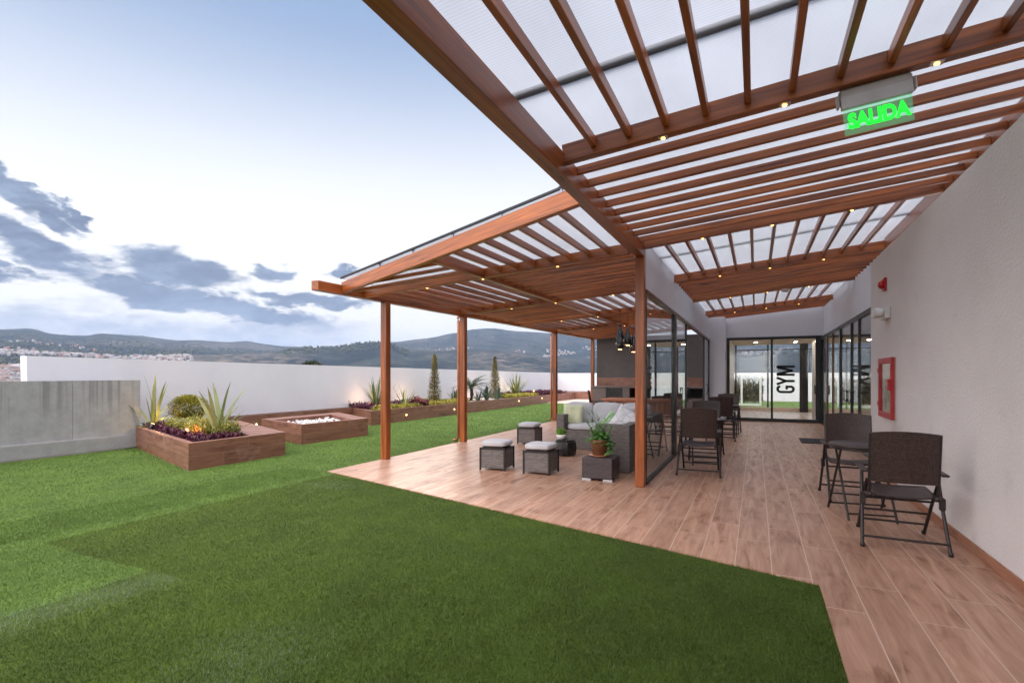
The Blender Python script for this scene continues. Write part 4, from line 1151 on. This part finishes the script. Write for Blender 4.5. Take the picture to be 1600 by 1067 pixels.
# ------------------------------------------------------------------ folding chairs and bistro tables
def make_chair(label, loc, rz, group):
    """sitter faces +Y; rear feet at y=0"""
    t = thing('folding_chair', label, 'chair', loc, rz, group)
    T = 'bronze_tube'
    for sx in (-1, 1):
        b = MB(); b.tube([(sx * .285, -.02, 0), (sx * .270, .13, .31), (sx * .258, .26, .62)], .0135, 8); b.lathe([(.017, 0), (.017, .03), (.013, .032)], 8, (sx * .285, -.02, 0)); b.build('rear_leg', T, t)
        b = MB(); b.tube([(sx * .243, .62, 0), (sx * .240, .36, .30), (sx * .236, .12, .55)], .0135, 8); b.lathe([(.017, 0), (.017, .03), (.013, .032)], 8, (sx * .243, .62, 0)); b.build('front_leg', T, t)
        b = MB(); b.box(sx * .262 - .028, sx * .262 + .028, .02, .44, .622, .642, .008); b.build('armrest', 'chair_rattan', t)
        b = MB(); b.box(min(sx * .245, sx * .285), max(sx * .245, sx * .285), .115, .155, .33, .43, .006); b.tube([(sx * .215, .07, .435), (sx * .262, .10, .435)], .010, 6); b.lathe([(.020, -.02), (.024, 0), (.020, .02)], 10, (sx * .222, .075, .43)); b.build('hinge_bracket', T, t)
    for (w_, y_, z_) in ((.283, .005, .085), (.243, .565, .10), (.241, .455, .22), (.238, .29, .36)):
        b = MB(); b.tube([(-w_, y_, z_), (w_, y_, z_)], .010, 8); b.build('stretcher', T, t)
    # seat: sagging woven panel with tube rim
    b = MB(); n = 10; vs = []; fs = []
    for k in (0, 1):
        for i in range(n + 1):
            for j in range(n + 1):
                u = i / n * 2 - 1; v = j / n; sag = -.022 * (1 - u * u)
                vs.append((u * .222, .07 + v * .44, .432 + sag + .012 * k + .01 * v))
    N1 = (n + 1) ** 2
    for i in range(n):
        for j in range(n):
            q = (i * (n + 1) + j, (i + 1) * (n + 1) + j, (i + 1) * (n + 1) + j + 1, i * (n + 1) + j + 1)
            fs += [q[::-1], tuple(a + N1 for a in q)]
    for i in range(n):
        for (a, c) in ((i, i + 1), (n * (n + 1) + i, n * (n + 1) + i + 1)): fs.append((a, c, c + N1, a + N1))
        for (a, c) in ((i * (n + 1), (i + 1) * (n + 1)), (i * (n + 1) + n, (i + 1) * (n + 1) + n)): fs.append((a, c, c + N1, a + N1))
    b.add(vs, fs, True)
    b.tube([(-.226, .07, .434), (-.226, .52, .444), (0, .535, .430), (.226, .52, .444), (.226, .07, .434)], .011, 6)
    b.build('seat', 'chair_rattan', t)
    # backrest: slightly curved woven panel
    b = MB(); vs = []; fs = []; n = 12
    for k in (0, 1):
        for i in range(n + 1):
            for j in range(5):
                u = i / n * 2 - 1; v = j / 4; top = .965 + .018 * (1 - u * u)
                z = .545 + v * (top - .545)
                vs.append((u * .222, .075 - (z - .43) * .16 - .03 * (1 - u * u) + .022 * k, z))
    N1 = (n + 1) * 5
    for i in range(n):
        for j in range(4):
            q = (i * 5 + j, (i + 1) * 5 + j, (i + 1) * 5 + j + 1, i * 5 + j + 1); fs += [q, tuple(a + N1 for a in q)[::-1]]
        for j in (0, 4): fs.append((i * 5 + j, (i + 1) * 5 + j, (i + 1) * 5 + j + N1, i * 5 + j + N1))
    for i in (0, n):
        for j in range(4): fs.append((i * 5 + j, i * 5 + j + 1, i * 5 + j + 1 + N1, i * 5 + j + N1))
    b.add(vs, fs, False)
    b.build('backrest', 'chair_rattan', t)
    b = MB()
    for sx in (-1, 1): b.tube([(sx * .228, .085, .43), (sx * .228, .075 - .12 * .16 + .01, .545), (sx * .228, .075 - .535 * .16 + .011, .962)], .0115, 6)
    b.build('back_frame', T, t)
    return t
def make_table(label, loc, rz, group):
    t = thing('bistro_table', label, 'table', loc, rz, group)
    b = MB(); b.lathe([(.29, .682), (.30, .690), (.30, .704), (.292, .712)], 36); b.build('tabletop', 'chair_rattan', t)
    b = MB(); b.lathe([(.285, .66), (.29, .681), (.27, .681), (.268, .66)], 36); b.build('rim', 'bronze_tube', t)
    for s_, e in ((-1, .20), (1, .24)):
        for sx in (-1, 1):
            b = MB(); b.tube([(sx * e, s_ * .27, 0), (sx * e, -s_ * .17, .67)], .0115, 8); b.build('leg', 'bronze_tube', t)
        b = MB(); b.tube([(-e, s_ * .23, .06), (e, s_ * .23, .06)], .009, 6); b.build('stretcher', 'bronze_tube', t)
    return t
GC = 'dark rattan folding chairs along the corridor'; GT = 'round rattan bistro tables in the corridor'
z0 = .012
chair = make_chair('dark rattan folding chair nearest the camera, back turned, by the stucco wall', (1.075, 5.10, z0), R(-2), GC)
def chair_at(label, loc, rz):
    c = copy_tree(chair); c.location = loc; c.rotation_euler = (0, 0, rz); c['label'] = label; return c
chair_at('dark rattan folding chair facing the camera behind the round table, under the red cabinet', (.985, 7.32, z0), R(180))
chair_at('dark rattan folding chair beside the left glass partition, nearest the corner post', (-.72, 7.66, z0), R(2))
chair_at('dark rattan folding chair facing the camera behind the left hand near table', (-.80, 9.95, z0), R(181))
chair_at('dark rattan folding chair of the far pair, back turned, near the gym doors', (-.68, 12.0, z0), R(1))
chair_at('dark rattan folding chair of the far pair, facing the camera, closest to the gym doors', (-.62, 14.1, z0), R(180))
for c_ in [x for x in bpy.data.objects if x.get('category') == 'chair']: c_.scale = (1, 1, .962)
tab = make_table('round rattan bistro table between the two chairs at the stucco wall', (.97, 6.22, z0), R(8), GT)
for l, loc in (('round rattan bistro table between the two nearest chairs at the left glass', (-.72, 8.82, z0)), ('round rattan bistro table between the far pair of chairs near the gym doors', (-.62, 13.05, z0))):
    c = copy_tree(tab); c.location = loc; c['label'] = l

# ------------------------------------------------------------------ barbecue end, dining table, pendants
t = thing('barbecue_wall', 'dark grey barbecue wall with counter under the end of the patio pergola', 'barbecue', (-3.4, 19.5, 0))
b = MB(); b.box(-2.1, 2.0, .0, .15, .012, 2.86); b.build('wall', 'dark_stone', t)
b = MB(); b.box(-2.08, 2.0, -.02, -.001, 1.02, 1.33); b.build('tile_band', 'planter_tile', t)
b = MB(); b.box(-2.1, 2.0, -.75, -.021, .96, 1.02, .004); b.build('countertop', 'darker_stone', t)
b = MB(); b.box(-2.05, -1.55, -.72, -.021, .012, .959); b.box(-.95, 2.0, -.72, -.021, .012, .62); b.box(-.95, -.7, -.72, -.021, .621, .959); b.box(-1.549, -.951, -.05, -.0215, .012, .959); b.build('counter_base', 'darker_stone', t)
b = MB(); b.box(-.69, 1.95, -.05, -.022, .625, .955); b.build('grill_opening', 'black_void', t)
b = MB(); b.box(-1.545, -.955, -.70, -.06, .013, .95); b.build('fridge', 'black_gloss', t)
t = thing('dining_table', 'reddish wooden slatted table behind the corner sofa', 'table', (-2.95, 15.0, .012))
b = MB()
for i in range(7): b.box(-1.02, 1.1, -.52 + i * .15, -.38 + i * .15, .70, .74, .004)
b.box(-.95, 1.0, -.45, .45, .66, .6995); b.build('tabletop', 'wood_table', t)
for sx in (-.85, .9):
    for sy in (-.4, .4): b = MB(); b.box(sx - .04, sx + .04, sy - .04, sy + .04, 0, .659, .004); b.build('leg', 'wood_table', t)
b = MB()
for i in range(12): b.box(-.70 + i * .13, -.61 + i * .13, -.38, -.35, .10, .64, .003)
b.box(-.80, .85, -.349, -.32, .04, .0995); b.build('slatted_apron', 'wood_table', t)
chair_at('dark chair tucked beside the wooden dining table, in front of the barbecue counter', (-4.62, 15.5, z0), R(-78))

def pendant(loc, ztop, label, s_=1):
    t = thing('pendant_lamp', label, 'pendant lamp', loc, group='cluster of glass pendant lamps')
    b = MB(); b.tube([(0, 0, .40 * s_), (0, 0, ztop - loc[2])], .003, 5); b.build('cord', 'black_gloss', t)
    b = MB(); b.lathe([(.02, .40), (.028, .36), (.03, .30), (.055, .25), (.085, .17), (.095, .10), (.085, .04), (.065, 0), (.06, .005), (.08, .05)], 18)
    o = b.build('shade', 'smoked_glass', t); o.scale = (s_, s_, s_)
    b = MB(); b.lathe([(.012, .06), (.035, .03), (.05, .004), (.03, -.008)], 14); b.build('bulb', 'lamp_bulb', t)
pendant((-2.86, 12.1, 2.22), 2.9, 'clear smoked glass pendant lamp, highest of the cluster of four')
pendant((-2.66, 12.0, 2.10), 2.9, 'clear smoked glass pendant lamp hanging on the right, second lowest')
pendant((-2.80, 11.85, 2.00), 2.9, 'dark pendant lamp with orange glow, lower left of the cluster')
pendant((-2.56, 12.15, 1.95), 2.9, 'dark pendant lamp with orange glow, lowest right of the cluster')

# ------------------------------------------------------------------ things on the stucco wall and the exit sign
t = thing('hose_cabinet', 'red framed glass fire hose cabinet on the stucco wall', 'fire cabinet', (1.5495, 8.15, .86))
b = MB(); b.box(-.012, .0, -.38, .38, 0, .77); b.build('back_plate', 'cabinet_back', t)
b = MB(); b.box(-.05, -.0125, -.38, .38, 0, .075, .004); b.box(-.05, -.0125, -.38, .38, .695, .77, .004); b.box(-.05, -.0125, -.38, -.31, .0755, .6945, .004); b.box(-.05, -.0125, .31, .38, .0755, .6945, .004)
b.build('door_frame', 'red_paint', t)
b = MB(); b.box(-.032, -.028, -.308, .308, .077, .693); b.build('glass_pane', 'pane_glass', t)
b = MB(); b.box(-.085, -.051, -.40, -.33, .36, .50, .006); b.build('latch', 'red_plastic', t)
for zz in (.14, .58): b = MB(); b.box(-.058, -.051, .34, .395, zz, zz + .06, .002); b.build('hinge', 'red_paint', t)
b = MB(); 
for k in range(4): b.tube([(-.018, .12 * math.sin(a * .5) * (1 - .2 * k) + .02 * k, .30 + .10 * math.cos(a * .5) + .03 * k) for a in range(14)], .006, 5)
b.tube([(-.02, -.05, .45), (-.02, .1, .12), (-.02, .18, .25)], .008, 5); b.box(-.026, -.0125, -.03, .05, .4, .46, .003)
b.build('hose', 'black_gloss', t)
t = thing('fire_alarm', 'round red fire alarm high on the stucco wall corner', 'alarm', (1.5495, 8.33, 2.60))
b = MB(); b.box(-.03, 0, -.07, .07, -.085, .085, .008); b.build('alarm_base', 'red_plastic', t)
b = MB(); b.M = Matrix.Translation((-.031, 0, 0)) @ Matrix.Rotation(-pi / 2, 4, 'Y'); b.lathe([(.06, 0), (.055, .03), (.03, .05), (.01, .055)], 18); b.build('sounder', 'red_plastic', t)
t = thing('emergency_light', 'white twin head emergency lamp on the stucco wall below the red alarm', 'emergency light', (1.5495, 8.2, 2.20))
b = MB(); b.box(-.06, 0, -.16, .16, -.07, .08, .01); b.build('housing', 'white_plastic', t)
for s_ in (-1, 1):
    b = MB(); b.M = Matrix.Translation((-.10, s_ * .08, .01)) @ Matrix.Rotation(R(-80), 4, 'Y') @ Matrix.Rotation(R(20 * s_), 4, 'X'); b.lathe([(.035, -.05), (.05, -.02), (.062, .05), (.052, .055)], 18); b.build('lamp_head', 'white_plastic', t)

SX, SY, SZ = .648, 3.66, 2.838
t = thing('exit_sign', 'green illuminated SALIDA exit sign hanging under the front cross beam', 'sign', (SX, SY, SZ))
tilt = math.atan(.09)
b = MB(); b.box(-.18, .18, -.022, .022, .19, .272, .014); b.box(-.195, -.181, -.026, .026, .165, .24, .01); b.box(.181, .195, -.026, .026, .165, .24, .01)
b.build('housing', 'grey_plastic', t, rot=(0, -tilt, 0))
b = MB(); b.box(-.175, .175, -.030, -.0225, .145, .225, .004); b.box(-.175, .175, -.0224, .012, .15, .1895, .004); b.build('cover_plate', 'grey_plastic', t, rot=(0, -tilt, 0))
b = MB(); b.box(-.168, .168, -.007, -.002, -.005, .149); b.build('acrylic_panel', 'green_acrylic', t, rot=(0, -tilt, 0))
fc = bpy.data.curves.new('exit_text', 'FONT'); fc.body = 'SALIDA'; fc.size = .090; fc.extrude = .0008; fc.offset = .0052
fc.align_x = 'CENTER'; fc.align_y = 'CENTER'
fo = bpy.data.objects.new('tmp', fc); COL.objects.link(fo)
dg = bpy.context.evaluated_depsgraph_get(); dg.update()
me = bpy.data.meshes.new_from_object(fo.evaluated_get(dg)); bpy.data.objects.remove(fo)
me.materials.clear(); me.materials.append(MATS['exit_letter'])
o = bpy.data.objects.new('lettering', me); COL.objects.link(o); o.parent = t
o.rotation_euler = Matrix.Rotation(-tilt, 3, 'Y').to_4x4().to_3x3().__matmul__(Matrix.Rotation(pi / 2, 3, 'X')).to_euler()
o.location = (-.005, -.010, .068); o.scale = (1, 1.32, 1)
t = thing('smoke_detector', 'small white smoke detector under the far slats of the corridor roof', 'smoke detector', (.554, 12.42, zr(.554, 12.42) - .001))
b = MB(); b.lathe([(.03, -.05), (.06, -.04), (.08, -.012), (.085, 0)], 20); b.build('detector_body', 'white_plastic', t)
b = MB(); b.box(-.42, .42, -.45, .45, 0, .012, .004); o = b.build('door_mat', 'rubber_mat', None, (1.28, 12.8, .0125)); tag(o, 'dark door mat on the tiles by the right glass partition', 'mat')

# ------------------------------------------------------------------ terrain, town, haze
def lerp_tab(tab, x):
    if x <= tab[0][0]: return tab[0][1]
    for (a, fa_), (c, fc_) in zip(tab, tab[1:]):
        if x <= c:
            u = (x - a) / (c - a); u = u * u * (3 - 2 * u) * .5 + u * .5; return fa_ + (fc_ - fa_) * u
    return tab[-1][1]
# skylines as (bearing relative to the view, elevation tangent)
def brg(u): return math.atan((u - 800) / 820)
def el(u, v): return (587 - v) / 820 * math.cos(brg(u))
FAR = [(0, 514), (50, 513), (80, 521), (131, 525), (159, 521), (217, 524), (274, 531), (312, 531), (359, 534), (384, 532), (437, 540), (500, 543), (560, 541), (615, 534), (664, 528), (713, 519), (737, 513), (769, 511), (808, 516), (860, 519), (925, 521), (1100, 524), (1300, 530), (1600, 520)]
NEAR = [(0, 545), (100, 552), (200, 556), (300, 552), (400, 552), (480, 543), (519, 543), (566, 536), (595, 534), (612, 538), (640, 549), (700, 548), (769, 547), (829, 553), (858, 560), (1000, 556), (1300, 552), (1600, 556)]
far_t = [(brg(u), el(u, v)) for u, v in FAR]; far_t = [(-1.6, far_t[0][1]), (-1.1, far_t[0][1] * 1.15)] + far_t + [(1.2, far_t[-1][1]), (1.6, far_t[-1][1])]
near_t = [(brg(u), el(u, v)) for u, v in NEAR]; near_t = [(-1.6, near_t[0][1])] + near_t + [(1.6, near_t[-1][1])]
def terrain_h(az, r):
    ef = lerp_tab(far_t, az); en = lerp_tab(near_t, az)
    base = [(60, -.42), (400, -.085), (900, -.022), (1400, .003)]
    tab = base + [(2100, en), (2600, en * .86), (4200, ef), (5200, ef * .5)]
    if az < brg(430):
        k = min(1, (brg(430) - az) / .2)
        alt = base[:2] + [(900, -.016), (1400, .012), (2100, en), (2600, en + (ef - en) * .4), (3600, ef * .995), (4200, ef * .99), (5200, ef * .5)]
        e = lerp_tab(tab, r) * (1 - k) + lerp_tab(alt, r) * k
    else: e = lerp_tab(tab, r)
    x = r * math.sin(az); y = r * math.cos(az)
    rough_ = mnoise.fractal(Vector((x * .004, y * .004, 0)), 1., 2., 5) * r * .0022 * min(1, r / 900)
    crest = 1 - .75 * math.exp(-((r - 4200) / 350) ** 2)
    return H + e * r + rough_ * crest + mnoise.fractal(Vector((x * .02, y * .02, 5)), 1., 2., 4) * r * .0006
b = MB(); vs = []; fs = []
rs = [0.0] + list(np.geomspace(45, 6500, 120)); NA = 420
azs = np.linspace(-1.5, 1.5, NA)
vs = []
for r in rs:
    for a in azs:
        h_ = -25 if r < 60 else terrain_h(a, r)
        w_ = a - YAW
        vs.append((r * math.sin(w_) if r > 0 else 0, r * math.cos(w_) if r > 0 else 0, h_))
# rest of the ring behind the camera kept flat
for i in range(1, len(rs) - 1):
    for j in range(NA - 1):
        q = i * NA + j; fs.append((q, q + 1, q + NA + 1, q + NA))
b.add(vs, fs, True)
n0 = len(b.v)
b.add([(-7000, -7000, -26), (7000, -7000, -26), (7000, 300, -26), (-7000, 300, -26)], [(0, 1, 2, 3)])
tag(b.build('hills', 'terrain'), kind='structure')
# the building that carries the terrace
t = thing('apartment_block', 'rendered block of flats that carries the roof terrace', 'building', (-3.5, 11, -26))
b = MB(); b.box(-10.4, 10.3, -23, 23, 0, 25.38); b.build('walls', 'white_paint', t)

HM = []
for mi, (mw, roof) in enumerate((('house_white', 'house_grey'), ('house_cream', 'house_roof'), ('house_brick', 'house_grey'), ('house_white', 'house_roof'), ('house_grey', 'house_grey'), ('house_pink', 'house_roof'), ('house_blue', 'house_white'))):
    b = MB(); b.box(-.5, .5, -.5, .5, -.6, .62)
    b.cur = 1
    if mi in (1, 3, 5): b.add([(-.55, -.55, .621), (.55, -.55, .621), (.55, .55, .621), (-.55, .55, .621), (-.55, 0, .9), (.55, 0, .9)], [(0, 1, 5, 4), (2, 3, 4, 5), (1, 2, 5), (3, 0, 4), (0, 3, 2, 1)])
    else: b.box(-.52, .52, -.52, .52, .621, .68); b.box(-.3, .1, -.2, .3, .681, .9)
    b.cur = 2
    for x in (-.3, 0, .3):
        for z in (.05, .35): b.box(x - .07, x + .07, -.505, -.5005, z, z + .15); b.box(x - .07, x + .07, .5005, .505, z, z + .15)
    o = b.build('town_house', [mw, roof, 'black_void']); HM.append(o.data); bpy.data.objects.remove(o)
names = ['white flat roofed', 'cream tiled roof', 'brick red', 'white tiled roof', 'grey block', 'pink tiled roof', 'blue roofed']
def town_pos(reg):
    u0, u1, r0, r1 = reg
    az = random.uniform(brg(u0), brg(u1)); r = random.uniform(r0, r1)
    return az, r
cnt = 0
placed = []
regs = [(-8, 75, 820, 1250, .45), (-8, 120, 1250, 1700, .25), (60, 290, 1500, 1900, .30)]
while cnt < 290:
    x_ = random.random(); acc = 0
    for rg in regs:
        acc += rg[4]
        if x_ <= acc: break
    az, r = town_pos(rg[:4]); w_ = az - YAW
    if mnoise.noise(Vector((r * math.sin(w_) * .004, r * math.cos(w_) * .004, 8))) < -.22: continue
    k = random.choices(range(7), (8, 3, 3, 4, 4, 2, 1))[0]
    o = bpy.data.objects.new('town_house', HM[k]); COL.objects.link(o)
    o.location = (r * math.sin(w_), r * math.cos(w_), terrain_h(az, r) + 2.5)
    s_ = random.uniform(8, 15); o.scale = (s_, s_ * random.uniform(.7, 1.2), random.uniform(6, 10)); o.rotation_euler = (0, 0, random.uniform(0, pi))
    tag(o, 'small ' + names[k] + ' house in the crowded hillside town at the left horizon', 'house', 'houses of the hillside town, ' + names[k]); cnt += 1
# smaller houses as one mass
b = MB()
mlist = ['house_white', 'house_cream', 'house_brick', 'house_grey', 'house_pink', 'house_roof']
def mass(u0, u1, r0, r1, n, sz=(8, 15), thr=-.15):
    k = 0
    while k < n:
        az, r = town_pos((u0, u1, r0, r1)); w_ = az - YAW; x = r * math.sin(w_); y = r * math.cos(w_)
        if mnoise.noise(Vector((x * .004, y * .004, 8))) < thr: k += .2; continue
        k += 1; s_ = random.uniform(*sz); z = terrain_h(az, r)
        b.M = Matrix.Translation((x, y, z)) @ Matrix.Rotation(random.uniform(0, pi), 4, 'Z'); b.cur = random.choices(range(6), (8, 3, 2, 5, 2, 2))[0]
        hh_ = random.uniform(4, 8); b.box(-s_ / 2, s_ / 2, -s_ / 2, s_ / 2, -3, hh_)
        b.cur = random.choice((3, 5, 0)); b.add([(-s_ * .52, -s_ * .52, hh_ + .05), (s_ * .52, -s_ * .52, hh_ + .05), (s_ * .52, s_ * .52, hh_ + .05), (-s_ * .52, s_ * .52, hh_ + .05), (0, 0, hh_ + s_ * .16)], [(0, 1, 4), (1, 2, 4), (2, 3, 4), (3, 0, 4)])
mass(-200, 75, 700, 1400, 1100); mass(-200, 120, 1400, 2000, 800, (7, 12)); mass(100, 300, 1500, 2050, 600, (7, 12)); mass(-200, 160, 2100, 2600, 60, (6, 9), thr=.12)
mass(650, 820, 2850, 3050, 45, (6, 10), .05); mass(850, 960, 2700, 3400, 170, (6, 11), .0); mass(960, 1500, 2400, 3600, 250, (8, 13), .0)
b.M = None
o = b.build('distant_town', mlist); tag(o, 'mass of tiny houses spread over the valley and far slopes', 'town', kind='stuff')
# trees dotted through town and slopes
b = MB()
def clump(u0, u1, r0, r1, n, sz=(5, 11)):
    for k in range(n):
        az, r = town_pos((u0, u1, r0, r1)); w_ = az - YAW; x = r * math.sin(w_); y = r * math.cos(w_); z = terrain_h(az, r); s_ = random.uniform(*sz)
        pts = [(0, 0, -s_ * .3)]; 
        ring = []
        vsx = []
        for (zz, rr) in ((0, .8), (.5, 1.0), (1.0, .6)):
            for j in range(6):
                a = j * pi / 3 + zz; q = rr * s_ * .6 * random.uniform(.75, 1.25); vsx.append((x + q * math.cos(a), y + q * math.sin(a), z + zz * s_ * .8))
        vsx.append((x, y, z + s_ * 1.05))
        f_ = []
        for i in range(2):
            for j in range(6): f_.append((i * 6 + j, i * 6 + (j + 1) % 6, (i + 1) * 6 + (j + 1) % 6, (i + 1) * 6 + j))
        for j in range(6): f_.append((12 + j, 12 + (j + 1) % 6, 18))
        b.add(vsx, f_, True)
clump(-200, 120, 700, 1500, 500, (4, 8)); clump(-200, 300, 1500, 2400, 700, (5, 10)); clump(-100, 430, 2400, 3200, 700, (4, 8)); clump(430, 940, 2500, 3800, 800, (5, 9)); clump(440, 640, 1900, 2150, 220, (5, 8)); clump(960, 1500, 2000, 3900, 500, (6, 12))
o = b.build('distant_trees', 'dark_leaf'); tag(o, 'dark trees dotted over the town and the far hills', 'trees', kind='stuff')

# haze
HAZE = 1
if HAZE:
    b = MB(); b.box(-7600, 7600, -7200, 7600, -60, 620); o = b.build('haze', 'soil'); tag(o, 'thin blue evening haze over the valley', 'haze', kind='stuff')
    m = bpy.data.materials.new('haze'); m.use_nodes = True; nt = NT(m.node_tree); m.node_tree.nodes.remove(m.node_tree.nodes['Principled BSDF'])
    pv = nt.new('ShaderNodeVolumePrincipled'); pv.inputs['Density'].default_value = .00010; pv.inputs['Color'].default_value = (.50, .66, .95, 1)
    pv.inputs['Anisotropy'].default_value = .2
    nt.inp(m.node_tree.nodes['Material Output'].inputs['Volume'], pv.outputs[0])
    o.data.materials.clear(); o.data.materials.append(m)

# ------------------------------------------------------------------ sky
SUN_AZ = R(-35.3); SUN_EL = R(6)
wd = bpy.data.worlds.new('World'); sc.world = wd; wd.use_nodes = True
nt = NT(wd.node_tree); bg = wd.node_tree.nodes['Background']
sky = nt.new('ShaderNodeTexSky', sky_type='NISHITA'); sky.sun_disc = False
sky.sun_elevation = SUN_EL; sky.sun_rotation = SUN_AZ; sky.altitude = 2800; sky.air_density = 1.0; sky.dust_density = 1.0
tc = nt.new('ShaderNodeTexCoord'); D = nt.vm('NORMALIZE', tc.outputs['Generated'])
x, y, z = nt.sep(D)
azn = nt.m('ADD', nt.m('ARCTAN2', x, y), YAW)      # bearing from the view centre
eln = nt.m('ARCSINE', z)
K = .10
base = nt.vm('MULTIPLY', sky.outputs[0], (K, K * 1.0, K * 1.0))
# high thin veil that whitens the lower sky towards the set sun
dz = nt.m('SUBTRACT', azn, SUN_AZ + YAW)
veil = nt.m('MULTIPLY', nt.ss(eln, .22, .62, 1., .05), nt.ss(nt.m('ABSOLUTE', dz), .6, 3.0, 1., .45))
vn = nt.noise(nt.comb(nt.m('MULTIPLY', azn, 1.2), nt.m('MULTIPLY', eln, 3.), 0.), 1.2, 5, .5)
veil = nt.m('MULTIPLY', veil, nt.lin(vn, .2, .8, .92, 1.04), clamp=True)
col = nt.mix(veil, nt.vm('MAXIMUM', base, (.18, .27, .44)), nt.mix(nt.ss(eln, .03, .30), (.80, .765, .71), (.765, .765, .77)))
# clouds placed by bearing and elevation
cv = nt.comb(azn, nt.m('MULTIPLY', eln, 1.0), 0.)
n_big = nt.noise(nt.mapping(cv, (5., 11., 1)), 1., 8, .62, .4)
n_fine = nt.noise(nt.mapping(cv, (17., 40., 1), (5.3, 2.7, 0), (0, 0, .3)), 1., 7, .65, .5)
nn = nt.m('ADD', nt.m('MULTIPLY', n_big, .5), nt.m('MULTIPLY', n_fine, .5))
w1 = nt.noise(nt.mapping(cv, (9., 20., 1), (2.6, 5.3, 1)), 1., 6, .6); w2 = nt.noise(nt.mapping(cv, (9., 20., 1), (1, 9, 4)), 1., 6, .6)
azn0, eln0 = azn, eln
azn = nt.m('ADD', azn, nt.m('MULTIPLY', nt.m('SUBTRACT', w1, .5), .22)); eln = nt.m('ADD', eln, nt.m('MULTIPLY', nt.m('SUBTRACT', w2, .5), .085))
def B(u): return math.atan((u - 800) / 820)
def E_(u, v): return math.atan((587 - v) / 820 * math.cos(B(u)))
def blob(u, v, du, dv, slope=0., amp=1.):
    a0 = B(u); e0 = E_(u, v); sa = abs(B(u + du) - B(u - du)) / 2; se = abs(E_(u, v - dv) - E_(u, v + dv)) / 2
    da = nt.m('SUBTRACT', azn, a0); de = nt.m('SUBTRACT', nt.m('SUBTRACT', eln, e0), nt.m('MULTIPLY', da, slope))
    q = nt.m('ADD', nt.m('POWER', nt.m('ABSOLUTE', nt.m('DIVIDE', da, sa)), 2.), nt.m('POWER', nt.m('ABSOLUTE', nt.m('DIVIDE', de, se)), 2.))
    return nt.m('MULTIPLY', nt.m('SUBTRACT', 1., nt.m('SQRT', q)), amp)
def cloud(blobs, gain=2.2, lo=.02, hi=.36):
    f = None
    for bl in blobs:
        f = bl if f is None else nt.m('MAXIMUM', f, bl)
    f = nt.m('ADD', f, nt.m('MULTIPLY', nt.m('SUBTRACT', nn, .46), gain))
    return nt.ss(f, lo, hi)
c1 = cloud([blob(50, 305, 130, 24, -.55), blob(-20, 270, 110, 36, -.7), blob(30, 375, 165, 40, -.30), blob(-20, 418, 110, 16, -.1), blob(130, 330, 60, 14, -.5)], 1.5, lo=.0, hi=.50)
c2 = cloud([blob(275, 425, 120, 34, -.05), blob(440, 424, 36, 18), blob(235, 462, 150, 24, -.15), blob(530, 425, 30, 12), blob(345, 480, 190, 22, -.15), blob(500, 470, 100, 12)], 1.9, lo=.0, hi=.50)
hor = nt.m('ADD', nt.ss(eln, E_(300, 462), E_(300, 520)), nt.m('MULTIPLY', nt.m('SUBTRACT', n_big, .5), 2.6))
c3 = nt.m('MULTIPLY', nt.ss(hor, .35, .95), nt.ss(azn, B(470), B(640), 1., .0))
shade = nt.ss(nn, .36, .60)
colc = nt.mix(shade, (.17, .23, .34), (.030, .056, .12))
colh = nt.mix(nt.ss(n_fine, .35, .65), (.27, .30, .38), (.50, .50, .53))
col = nt.mix(nt.m('MULTIPLY', c3, .80), col, colh)
col = nt.mix(nt.m('MULTIPLY', c2, .92), col, nt.mix(.25, colc, (.17, .23, .33)))
col = nt.mix(nt.m('MULTIPLY', c1, .92), col, colc)
azn, eln = azn0, eln0
# warm tint belongs to the added fill light
# added fill: unseen sky overhead, left and behind brightened to light the scene
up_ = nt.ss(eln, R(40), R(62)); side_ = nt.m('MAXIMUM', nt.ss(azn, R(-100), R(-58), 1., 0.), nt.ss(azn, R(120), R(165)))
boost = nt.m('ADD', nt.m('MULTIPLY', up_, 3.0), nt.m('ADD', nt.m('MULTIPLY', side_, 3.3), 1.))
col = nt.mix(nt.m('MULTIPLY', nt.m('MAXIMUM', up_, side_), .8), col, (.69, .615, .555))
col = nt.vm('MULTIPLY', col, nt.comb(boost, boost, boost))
below = nt.ss(eln, -.02, 0.0, 1, 0)
col = nt.mix(below, col, (.22, .23, .26))
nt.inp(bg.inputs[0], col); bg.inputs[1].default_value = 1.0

sun = bpy.data.lights.new('sun', 'SUN'); sun.energy = .6; sun.angle = R(14); sun.color = (1, .90, .78)
so = bpy.data.objects.new('sun', sun); COL.objects.link(so)
dv = Vector((math.sin(SUN_AZ) * math.cos(SUN_EL), math.cos(SUN_AZ) * math.cos(SUN_EL), math.sin(SUN_EL)))
so.rotation_euler = dv.to_track_quat('Z', 'Y').to_euler()
# the gym's own ceiling light, lit in the photograph

sc.view_settings.view_transform = 'Standard'; sc.view_settings.look = 'None'; sc.view_settings.gamma = 1
sc.view_settings.exposure = 0.62
sc.render.engine = 'CYCLES'
cy = sc.cycles
cy.use_denoising = True; cy.max_bounces = 8; cy.transparent_max_bounces = 24; cy.diffuse_bounces = 4; cy.glossy_bounces = 5
cy.volume_bounces = 0; cy.caustics_reflective = False; cy.caustics_refractive = False; cy.sample_clamp_indirect = 6
